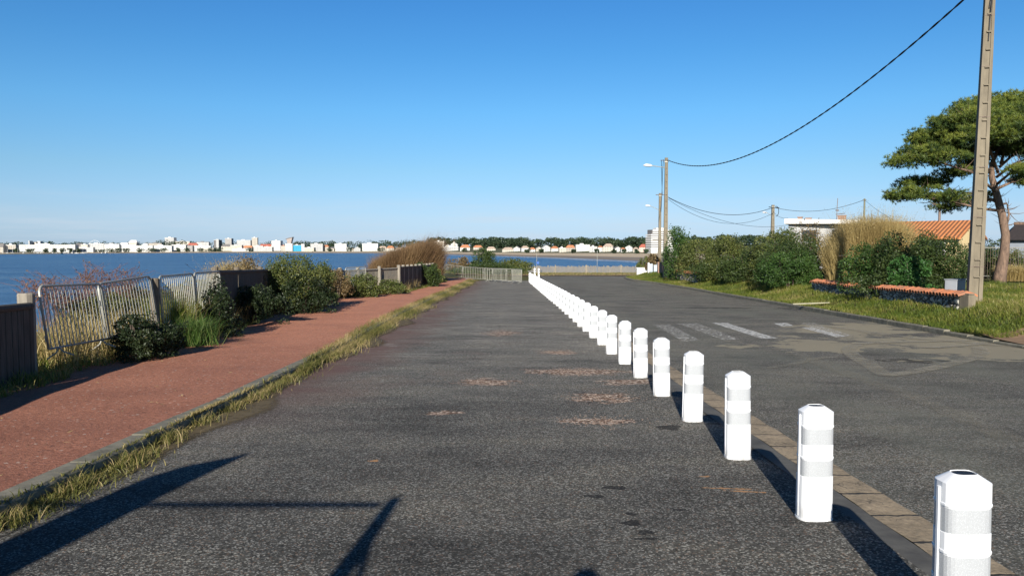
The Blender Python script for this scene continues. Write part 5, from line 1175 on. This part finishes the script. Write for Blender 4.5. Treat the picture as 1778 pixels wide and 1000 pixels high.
# ------------------------------------------------------------------ pine
def pine():
    D = 36; base = at(1744, 477, D); base.z = min(base.z, H(base.x, D) + .1)
    e = thing('pine_tree', 'wide umbrella-shaped maritime pine with a curved trunk behind the nearest pole', 'tree', base)
    W2 = lambda u, v, dy=0: at(u, v, D + dy) - base
    b = MB(); tr = [(1735, 494), (1736, 480), (1744, 440), (1746, 408), (1740, 374), (1731, 340), (1722, 308), (1722, 285), (1735, 255)]
    b.tube([W2(u, v) for u, v in tr], [.30, .27, .205, .18, .17, .16, .13, .10, .06], 12); b.build('trunk', M['bark'], e, smooth=True)
    rs = random.Random(8)
    # limbs: (trunk start, list of ends (u, v, dy))
    limbs = [((1746, 398, 0), (1752, 372, .3), (1748, 352, .5)), ((1736, 366, 0), (1700, 362, -.4), (1655, 350, -.7), (1600, 342, -.3), (1566, 345, 0)), ((1733, 352, 0), (1700, 338, .4), (1640, 330, 1.2), (1590, 318, 1.0)),
             ((1731, 335, 0), (1690, 300, -.8), (1640, 285, -1.5), (1590, 270, -1.0)), ((1729, 318, 0), (1700, 270, .6), (1660, 245, 1.6), (1625, 235, 1.2)), ((1730, 308, 0), (1760, 285, -.8), (1800, 270, -1.2), (1850, 265, -1.0)),
             ((1733, 300, 0), (1715, 250, -.8), (1690, 210, -1.6), (1672, 205, -1)), ((1738, 285, 0), (1750, 235, .6), (1760, 200, .8), (1770, 180, .8)), ((1736, 290, 0), (1790, 240, 1), (1830, 210, 1.4), (1870, 205, 1.2)),
             ((1731, 328, 0), (1770, 310, .6), (1820, 305, 1), (1870, 300, 1)), ((1732, 346, 0), (1690, 350, 1.0), (1640, 362, 1.8), (1612, 350, 2)), ((1731, 320, 0), (1755, 300, -1.5), (1770, 290, -2.6), (1790, 285, -3))]
    tips = []; lb = MB()
    for L_ in limbs:
        pts = [W2(*q) for q in L_]; n = len(pts); lb.tube(pts, list(np.linspace(.07, .02, n)), 6)
        for i in range(1, n):
            for k in range(16 if i > 1 else 7):
                p = pts[i - 1].lerp(pts[i], rs.random()); d = Vector((rs.uniform(-1, 1), rs.uniform(-1, 1), rs.uniform(-.1, .75))).normalized() * rs.uniform(.4, 1.0)
                q = p + d; lb.tube([p, p.lerp(q, .5) + Vector((0, 0, -.05)), q], [.018, .012, .005], 4, False)
    lb.build('limbs', M['bark'], e, smooth=True)
    # pads of needle tufts; each pad (u, v, half width px, half height px, dy, depth)
    pads = [(1566, 342, 24, 9, 0, .9), (1600, 337, 28, 12, -.5, 1.2), (1640, 345, 30, 11, -.6, 1.2), (1672, 350, 22, 10, .5, 1.1), (1620, 320, 30, 12, 1, 1.3), (1590, 316, 18, 9, .8, .9), (1572, 322, 14, 7, 0.4, .6),
            (1570, 282, 22, 13, -.9, 1.), (1600, 268, 34, 17, -1, 1.4), (1642, 276, 36, 14, -1.4, 1.5), (1622, 248, 40, 20, 1.2, 1.6), (1655, 232, 46, 24, 1.5, 1.8), (1595, 240, 20, 12, 0, 1.0), (1680, 212, 46, 25, -1.2, 1.8), (1650, 215, 26, 16, .4, 1.2),
            (1715, 200, 46, 26, .4, 2.0), (1755, 186, 50, 24, .8, 2.0), (1800, 185, 50, 26, 1, 2.2), (1850, 205, 50, 28, 1, 2.0), (1700, 240, 40, 20, -2, 1.6), (1745, 222, 50, 24, -2.2, 1.8), (1790, 225, 50, 22, -2.0, 1.8), (1745, 250, 40, 15, 1.8, 1.6),
            (1790, 262, 40, 20, -1.2, 1.6), (1850, 262, 45, 22, -1, 1.6), (1775, 296, 30, 14, -2.8, 1.2), (1820, 302, 45, 18, 1, 1.5), (1870, 300, 40, 20, 1, 1.4), (1765, 316, 20, 8, .6, .8), (1690, 285, 30, 12, 1.8, 1.2), (1660, 300, 30, 10, 0, 1.2), (1640, 362, 20, 7, 1.8, .8), (1550, 340, 9, 5, 0, .4), (1700, 345, 18, 7, .8, .8), (1640, 240, 40, 22, 0, 1.6), (1690, 225, 45, 24, -.6, 1.8), (1730, 205, 45, 26, -1, 1.8), (1770, 200, 45, 26, 0, 2), (1700, 262, 36, 14, .6, 1.2), (1610, 262, 30, 14, .5, 1.2), (1760, 262, 34, 16, .4, 1.4), (1665, 262, 34, 12, -.4, 1.2), (1690, 190, 30, 16, .4, 1.4), (1725, 178, 36, 16, 1.2, 1.6)]
    C = []; K = []
    for (u, v, hu, hv, dy, dp) in pads:
        hu *= 1.12; hv *= 1.15; sub = max(4, int(hu * hv / 26)); c0 = W2(u, v, dy); w_ = hu / F * D; h_ = hv / F * D
        for s in range(sub):
            q = np.array(c0) + unit(rg.normal(size=(1, 3)))[0] * np.array([w_, dp * .8, h_ * .7]) * rg.uniform(.2, 1); r = rg.uniform(.22, .42)
            m = 26; d = unit(rg.normal(size=(m, 3)) + [0, 0, .5]); C.append(q + d * r * rg.uniform(.5, 1.1, (m, 1)) * [1.3, 1.3, .7]); K.append(np.clip(.12 + rg.random() * .5 + rg.random(m) * .2 + .22 * d[:, 2], 0, 1))  # sunlit tops and dark undersides put into the needle tone
    C = np.concatenate(C); K = np.concatenate(K); m = 16; n = len(C)
    Cr = np.repeat(C, m, 0); d = unit(rg.normal(size=(n * m, 3)) + [0, 0, .8]); L2 = rg.uniform(.10, .19, (n * m, 1)); q = unit(np.cross(d, rg.normal(size=(n * m, 3)))) * .011
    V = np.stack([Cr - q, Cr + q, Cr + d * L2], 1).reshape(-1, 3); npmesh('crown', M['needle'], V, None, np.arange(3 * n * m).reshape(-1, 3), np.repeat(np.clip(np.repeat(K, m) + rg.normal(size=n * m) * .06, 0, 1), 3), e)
    print('pine tufts', n)
pine()
# ------------------------------------------------------------------ left vegetation
shrub('bramble_bush', 'dark bramble bush low in front of the second barrier', 180, 262, 553, 12.8, .9, M['leaf_bramble'], 7000, .05, 40, sprouts=6)
shrub('bramble_bush', 'low dark bramble with pale dry stems between the second barrier and the grass tuft', 232, 300, 568, 13.4, .8, M['leaf_bramble'], 4500, .05, 30, sprouts=7)
shrub('bramble_bush', 'dark ivy clump sprawling right of the green grass tuft', 322, 398, 505, 17.0, 1.3, M['leaf_bramble'], 6500, .06, 32)
shrub('bramble_bush', 'dark tangle climbing over the fourth barrier', 345, 392, 482, 18.0, .8, M['leaf_bramble'], 3000, .05, 20)
shrub('bramble_bush', 'low shaded bramble at the foot of the dark boards', 378, 492, 500, 21, 1.0, M['leaf_bramble'], 9000, .07, 44)
shrub('leafy_bush', 'large rounded leafy bush swallowing the fence on the left', 438, 540, 449, 25.6, 2.4, M['leaf_olive'], 20000, .07, 60, sprouts=9)
shrub('leafy_bush', 'lower olive bush forming the right flank of the large rounded bush', 508, 572, 462, 28.5, 2.2, M['leaf_olive'], 11000, .07, 40, sprouts=7)
shrub('leafy_bush', 'dark lower flank of greenery beside the large rounded bush', 470, 566, 482, 25.4, 1.2, M['leaf_bramble'], 9000, .07, 40)
shrub('leafy_bush', 'yellow-green weed clump above the dark board fence', 372, 452, 452, 24.5, 1.6, M['leaf_dry'], 5000, .07, 24, sprouts=8)
shrub('leafy_bush', 'dry brownish bush between the large bush and the grey slatted fence', 556, 606, 468, 34.5, 1.2, M['leaf_dry'], 5000, .08, 24)
shrub('leafy_bush', 'yellowish scrub below the small distant barrier', 592, 652, 478, 36.6, 1.2, M['leaf_olive'], 6000, .08, 30)
shrub('leafy_bush', 'green scrub at the foot of the grey slatted fence right part', 640, 704, 487, 39.8, 1.0, M['leaf_olive'], 5000, .08, 28)
shrub('ivy_clump', 'dark ivy hanging over the far boards beside the red path', 712, 762, 459, 50, 1.8, M['leaf_dark'], 6000, .11, 30)
shrub('ivy_clump', 'leafy tangle just left of the far barriers', 738, 768, 466, 57, 1.5, M['leaf_olive'], 4000, .11, 20)
shrub('weed_clump', 'grassy weed clump on the verge under the first barrier', 84, 190, 520, 15.5, 2.2, M['leaf_weed'], 11000, .06, 40, sprouts=8)
shrub('weed_clump', 'thick green undergrowth seen through the bars of the left barriers', 150, 272, 508, 17.2, 2, M['leaf_weed'], 13000, .06, 44, sprouts=8)
shrub('weed_clump', 'leafy undergrowth behind the third and fourth barriers', 262, 390, 492, 20.4, 1.8, M['leaf_weed'], 11000, .07, 40, sprouts=6)
shrub('round_bush', 'lone dense green bush rising beyond the far barriers', 819, 862, 433, 85, 2.5, M['leaf_dark'], 6000, .16, 30)
shrub('low_scrub', 'low brownish scrub left of the lone bush beyond the far barriers', 775, 822, 448, 86, 2.5, M['leaf_dry'], 4500, .16, 26)
shrub('low_scrub', 'long low green scrub right of the lone bush', 852, 922, 451, 87, 3, M['leaf_olive'], 7000, .16, 34)
shrub('low_scrub', 'dark scrub right behind the barrier row', 770, 905, 458, 82, 2.5, M['leaf_dark'], 8000, .16, 44)
px_bush(628, 768, 415, 60, 4, 26000, M['brownstalk'], 'tamarisk_bush', 'big feathery brown tamarisk leaning right behind the far board fence', wd=.03, lean=(.8, 0, 0), leanamt=.40, skew=.55)
px_bush(375, 440, 449, 27, 2, 3500, M['straw'], 'reed_clump', 'tan reeds rising behind the dark board fence', wd=.014)
# green grass tuft by the third barrier
def tuft(u, v, D, W, ht, n, mat, label, lean=.9):
    x = (u - 889) / F * D; z = H(x, D); B = np.stack([rg.normal(size=n) * W * .22, rg.normal(size=n) * W * .16, np.zeros(n)], 1)
    e = thing('grass_tuft', label, 'grass tuft', (x, D, z)); V, Q, T, vv = blades(B, ht, .010, lean, .8, np.clip(rg.random(n), 0, 1)); npmesh('blades', mat, V, Q, T, vv, e)
tuft(322, 560, 15.4, 1.0, .62, 2600, M['grass_green'], 'lush bright green grass tuft arching over the path edge')
tuft(296, 530, 15.8, .9, .95, 1800, M['grass'], 'tall yellow-green grass standing before the third barrier', .5)
# red bramble twigs
def twigs(u0, u1, vt, D, n, label, mat):
    x = ((u0 + u1) / 2 - 889) / F * D; z = H(x, D); top = at(u0, vt, D).z - z; W = (u1 - u0) / F * D; e = thing('bramble', label, 'bramble', (x, D, z)); b = MB(); rs = random.Random(int(u0)); C = []
    for i in range(n):
        a = Vector((rs.uniform(-.5, .5) * W, rs.uniform(-.6, .6), 0)); h_ = top * rs.uniform(.55, 1.05); d = Vector((rs.uniform(-1, 1), rs.uniform(-.5, .5), 0)) * .5
        p = [a, a + Vector((0, 0, h_ * .6)) + d * .3, a + Vector((0, 0, h_ * .92)) + d * .8, a + Vector((0, 0, h_)) + d * 1.5]; b.tube(p, [.008, .006, .005, .003], 4, False)
        for k in range(6):
            q = p[1].lerp(p[2], rs.random()); f = q + Vector((rs.uniform(-.35, .35), rs.uniform(-.3, .3), rs.uniform(-.05, .3))); b.tube([q, f], [.004, .002], 3, False)
            C += [q.lerp(f, rs.random()) for _ in range(3)]
    b.build('stems', mat, e); V, Q, vv = leaves(np.array([tuple(c) for c in C]), .05, .5, .2); npmesh('foliage', lfred, V, Q, None, vv, e)
lfred = leafmat('red_brown_bramble_leaf', [(0, (.07, .04, .025)), (.5, (.17, .085, .055)), (1, (.26, .17, .09))])
twigs(60, 130, 472, 15.5, 46, 'reddish bare bramble behind the first barrier', M['redtwig'])
twigs(125, 232, 462, 17.5, 80, 'reddish bramble arching above the second barrier', M['redtwig'])
twigs(232, 330, 470, 18, 14, 'sparse dark bramble shoots above the gap post', M['twig'])
# ------------------------------------------------------------------ grasses (stuff)
def scatter(n, fn, zf=None):
    out = []
    while len(out) < n:
        p = fn()
        if p is None: continue
        out.append((p[0], p[1], (zf(p[0], p[1]) if zf else H(p[0], p[1]) + hum(p[0], p[1]) - .03)))
    return out
rr = random.Random(21)
def kerb_pt():
    y = 2.5 + 62 * rr.random() ** 1.7; wmax = .27 + .12 * math.sin(y * 1.3) + .12 * math.sin(y * .47 + 1) + (.20 if y > 14 else 0) * min(1, (y - 14) / 10)
    if y < 20 and math.sin(y * 2.3) + math.sin(y * 5.1 + 1) < -1.1 : wmax *= .35
    x = lx(y) + abs(rr.gauss(0, .5)) * wmax * .9
    q = rr.random()
    if y > 12 and q < .3: x = lx(y) + .08 - rr.random() * .42 * min(1, (y - 11) / 8)
    elif y > 10 and q < .65: x = lx(y) + .02 + rr.random() * .10 
    return (x, y)
pts = scatter(42000, kerb_pt, lambda x, y: g(y) + (.0 if x > lx(y) + .01 else .1))
kv = np.array([np.clip(.5 + .45 * math.sin(p[1] * .9) * .6 + rr.uniform(-.4, .45), 0, 1) for p in pts])
grass('kerb_grass', 'yellowing grass and weeds growing along the path kerb', pts, np.array([.055 if p[1] < 9 else (.075 if p[1] < 12 else .15) for p in pts]), .007, 1.2, M['grass_dry'], var=kv)
def kp2():
    y = 3.0 + 20 * rr.random() ** 1.3; c = round(y / .8) * .8; return (lx(c) + .04 + abs(rr.gauss(0, .09)), c + rr.gauss(0, .13))
grass('kerb_tufts', 'taller straw-coloured tufts along the near kerb', scatter(4000, kp2, lambda x, y: g(y)), .13, .005, .9, M['grass_dry'])
def verge_pt():
    y = 17.2 + 56 * rr.random() ** 1.25; k = kx(y) + .14; return (k + 3.6 * rr.random() ** 1.1, y)
vp = scatter(90000, verge_pt)
vv_ = np.array([np.clip(.35 + .3 * math.sin(p[0] * 1.9 + p[1] * .6) * math.sin(p[1] * .9) + rr.uniform(-.3, .4), 0, 1) for p in vp])
grass('verge_grass', 'long green grass covering the right-hand verge below the hedge', vp, .14, .013, .9, M['grass'], var=vv_)
def bank_pt():
    y = 14.5 + 22 * rr.random(); x = kx(y) + 1.6 + 9 * rr.random()
    if y < 18 and x < kx(y) + 2.6 + (18 - y) * .6: return None
    return (x, y)
bp = scatter(45000, bank_pt); bv = np.array([np.clip(.55 + .4 * math.sin(p[0] * .9 + 1) * math.sin(p[1] * .7) + rr.uniform(-.3, .35), 0, 1) for p in bp])
grass('bank_grass', 'rough mixed green and tan grass on the bank right of the nearest pole', bp, .17, .014, .8, M['grass'], var=bv)
def left_pt():
    y = 8 + 55 * rr.random() ** 1.4; f = fx(y); return (f + .45 - 2.6 * rr.random() ** 1.2, y)
grass('fence_grass', 'mixed grass growing along the foot of the left fence', scatter(40000, left_pt), .19, .009, .9, M['grass'])
def wild_pt():
    y = 11.5 + 36 * rr.random() ** 1.2; f = fx(y); return (f + .3 - 1.3 * rr.random(), y)
grass('tall_weeds', 'tall dry weed stalks along the left fence', scatter(9000, wild_pt), .62, .009, .55, M['straw'], cat='weeds')
def green_pt(): return (-8.3 + 2.1 * rr.random() , 31.5 + 7 * rr.random())
grass('bright_grass', 'fresh green grass patch below the large rounded bush', [p for p in scatter(9000, lambda: ((lambda q: q if q[0] < fx(q[1]) + .9 + .3 * math.sin(q[1]) else None)(green_pt())))], .34, .013, .7, M['grass_green'])
def far_pt(): return (-8 + 30 * rr.random(), 80.5 + 12 * rr.random() ** .7)
grass('far_verge_grass', 'dry low grass before the paling fence at the road end', scatter(16000, far_pt), .22, .03, .8, M['grass_dry'])
def lit_pt():
    y = 6 + 40 * rr.random() ** 1.5; return (rr.uniform(-6.2, -3.8), y)
# dead leaves and straw bits on the red path
C = []; 
for i in range(420):
    y = 5 + 45 * rr.random() ** 1.3; x = rr.uniform(fx(y) + .2, -3.7); C.append((x, y, g(y) + .118 + rr.random() * .01))
for i in range(160):
    y = 24 + 12 * rr.random(); x = -6.3 + rr.gauss(0, .7); C.append((x, y, g(y) + .118))
V, Q, vv = leaves(np.array(C), .075, .25, 0, None); V[:, 2] = np.repeat(np.array(C)[:, 2], 4) + (V[:, 2] - np.repeat(np.array(C)[:, 2], 4)) * .15
tag(npmesh('leaf_litter', M['straw'], V, Q, None, vv), 'scattered dry leaves and straw on the red path', 'litter', kind='stuff')
# small stones along gutter and patches
def stones(n, fn, label, s0, s1, mat):
    b = MB()
    for i in range(n):
        x, y, z = fn(); s = rr.uniform(s0, s1); a = rr.random() * 6; c, s_ = math.cos(a) * s, math.sin(a) * s
        b.add([(x + c, y + s_, z), (x - s_, y + c, z), (x - c, y - s_, z), (x + s_ * .8, y - c, z), (x + c * .2, y, z + s * .8)], [(0, 1, 4), (1, 2, 4), (2, 3, 4), (3, 0, 4)])
    tag(b.build('loose_gravel', mat), label, 'gravel', kind='stuff')
hol = [gp(u, v) for u, v in ((845, 663), (1000, 645), (1045, 690), (970, 612), (1035, 731))]
def st1():
    h_ = hol[rr.randrange(5)]; x = h_.x + rr.gauss(0, .28); y = h_.y + rr.gauss(0, .2); return x, y, g(y) + .002 + .008 * math.sin(x * 1.7 + y * .9) + .006 * math.sin(y * 2.1 - x)
stones(900, st1, 'pinkish loose gravel lying in the worn patches of asphalt', .004, .010, simple('pink_gravel', (.34, .26, .20), (.20, .13, .10), 60, .9))
# ------------------------------------------------------------------ things behind the camera whose shadows cross the foreground
def src(px_x, px_y, off, y0):
    """where, in the plane y = y0, an edge casting its shadow on this ground point stands"""
    p = gp(px_x, px_y, off); t = p.y - y0; return Vector((p.x - SUN_DX * t, y0, p.z + SUN_TAN * t))
y0 = -1.2
q = [src(u, v, 0, y0) for u, v in ((150, 1000), (435, 787), (300, 810), (180, 872))]
e = thing('sign_totem', 'tall slant-topped panel standing behind the photographer on the left', 'sign', (q[0].x, y0, g(y0)))
x0, x1 = (q[2].x - e.location.x), (q[1].x - e.location.x); zg = g(y0)
b = MB(); b.prism([(x0 - .03, -.2), (x1 - .02, -.2), (x1, q[1].z - zg), (x1 - .12, q[1].z - zg - .08), (x0 + .1, q[2].z - zg), (x0, q[2].z - zg - .14)], -.04, .04); b.build('panel', M['wood_dark'], e)
b = MB(); b.box(x0 - .1, x1 + .08, -.15, .15, -.3, .06); b.build('base', M['kerb'], e)
t0 = src(685, 865, 0, y0); t1 = src(590, 1000, 0, y0); br = src(325, 883, 0, y0); b1 = src(657, 880, 0, y0); s1 = src(655, 893, 0, y0); s2 = src(625, 1000, 0, y0)
e = thing('height_barrier', 'steel height-limit barrier post and crossbar behind the photographer', 'barrier', (t0.x, y0, g(y0)))
o = e.location; b = MB(); b.tube([(t1.x - o.x - (t0.x - t1.x) * 2.0, 0, -.2), (t1.x - o.x, 0, t1.z - o.z), (0, 0, t0.z - o.z)], [.06, .055, .045], 8); b.build('post', M['galv'], e)
b = MB(); b.tube([(-5.5, .05, b1.z - o.z), (b1.x - o.x, .05, b1.z - o.z)], .028, 8); b.build('crossbar', M['galv'], e)
dd = s2 - s1; b = MB(); b.tube([(s1.x - o.x, 0, s1.z - o.z), (s2.x - o.x, 0, s2.z - o.z), (s2.x - o.x + dd.x * 1.5, 0, s2.z - o.z + dd.z * 1.5)], .022, 6); b.build('strut', M['galv'], e)
# photographer
def person():
    hx = src(1020, 988, 0, -.45); px, py = hx.x, -.45; zg = g(py); ht = hx.z - zg
    e = thing('person', 'person in dark jacket and trousers holding up a phone behind the camera position', 'person', (px, py, zg)); s = ht / 1.75
    me = bpy.data.meshes.new('body'); V = []; E = []; Rr = []
    def add(p, r, par=None):
        V.append(Vector(p) * s); Rr.append(r * s)
        if par is not None: E.append((par, len(V) - 1))
        return len(V) - 1
    pel = add((0, 0, .95), .15); wst = add((0, 0, 1.1), .13, pel); ch = add((0, .01, 1.30), .155, wst); nk = add((0, 0, 1.48), .06, ch); hd = add((0, .02, 1.58), .085, nk); h2 = add((0, .02, 1.66), .088, hd)
    for sx in (-1, 1):
        sh = add((sx * .19, 0, 1.40), .06, ch); el = add((sx * .24, .10, 1.14), .045, sh); wr = add((sx * .10, .30, 1.30), .032, el); hn = add((sx * .07, .345, 1.36), .034, wr)
        for k in range(4): f = add((sx * (.075 - .0) , .36 + .004 * k, 1.37 + .012 * k), .010, hn); f2 = add((sx * .045, .375, 1.372 + .018 * k), .008, f)
        th = add((sx * .055, .33, 1.375), .010, hn); add((sx * .04, .345, 1.40), .008, th)
        hp = add((sx * .10, 0, .88), .10, pel); kn = add((sx * .11, .02, .48), .065, hp); an = add((sx * .12, -.01, .09), .045, kn); add((sx * .13, .14, .045), .042, an)
    me.from_pydata([tuple(v) for v in V], E, []); ob = bpy.data.objects.new('body', me); COL.objects.link(ob); ob.parent = e; me.materials.append(M['cloth'])
    sk = ob.modifiers.new('skin', 'SKIN'); sk.use_smooth_shade = True
    for i, r in enumerate(Rr): me.skin_vertices[0].data[i].radius = (r, r); me.skin_vertices[0].data[i].use_root = (i == 0)
    ss = ob.modifiers.new('sub', 'SUBSURF'); ss.levels = 1; ss.render_levels = 1
    b = MB()
    for i in range(8):
        for k in range(12): pass
    n = 12; rows = 7
    for i in range(rows):
        a = i / (rows - 1) * 1.75; 
        for k in range(n): b.v.append((s * .093 * math.sin(a) * math.cos(k * 6.2832 / n), s * (.01 + .103 * math.sin(a) * math.sin(k * 6.2832 / n)), s * (1.645 + .105 * math.cos(a))))
    for i in range(rows - 1):
        for k in range(n): b.f.append((i * n + k, (i + 1) * n + k, (i + 1) * n + (k + 1) % n, i * n + (k + 1) % n))
    b.build('hair', M['twig'], e, smooth=True)
    ph = thing('phone', 'black smartphone held in both hands of the photographer', 'phone', (px, py + .385 * s, zg + 1.385 * s)); b = MB(); b.box(-.036, .036, -.004, .004, -.075, .075); b.build('case', M['black'], ph, bevel=.003)
    b = MB(); b.box(-.033, .033, -.0052, -.0041, -.07, .07); b.build('screen', M['glass'], ph)
person()
# things casting shade at the lower right: a tree outside the frame on the right
def side_tree():
    x, y = 15.2, 9.5; z = H(x, y); e = thing('garden_tree', 'bushy garden tree outside the frame on the right', 'tree', (x, y, z))
    b = MB(); b.tube([(0, 0, -.2), (.1, 0, 1.2), (0, .1, 2.6)], [.16, .12, .06], 8); b.build('trunk', M['twig'], e)
    P, d, cl = cloud_points(9000, 3.2, 3.2, 2.6, 26); P[:, 2] += 1.2; V, Q, vv = leaves(P, .12, .5, .2, d); npmesh('crown', M['leaf_dark'], V, Q, None, vv, e)
side_tree()
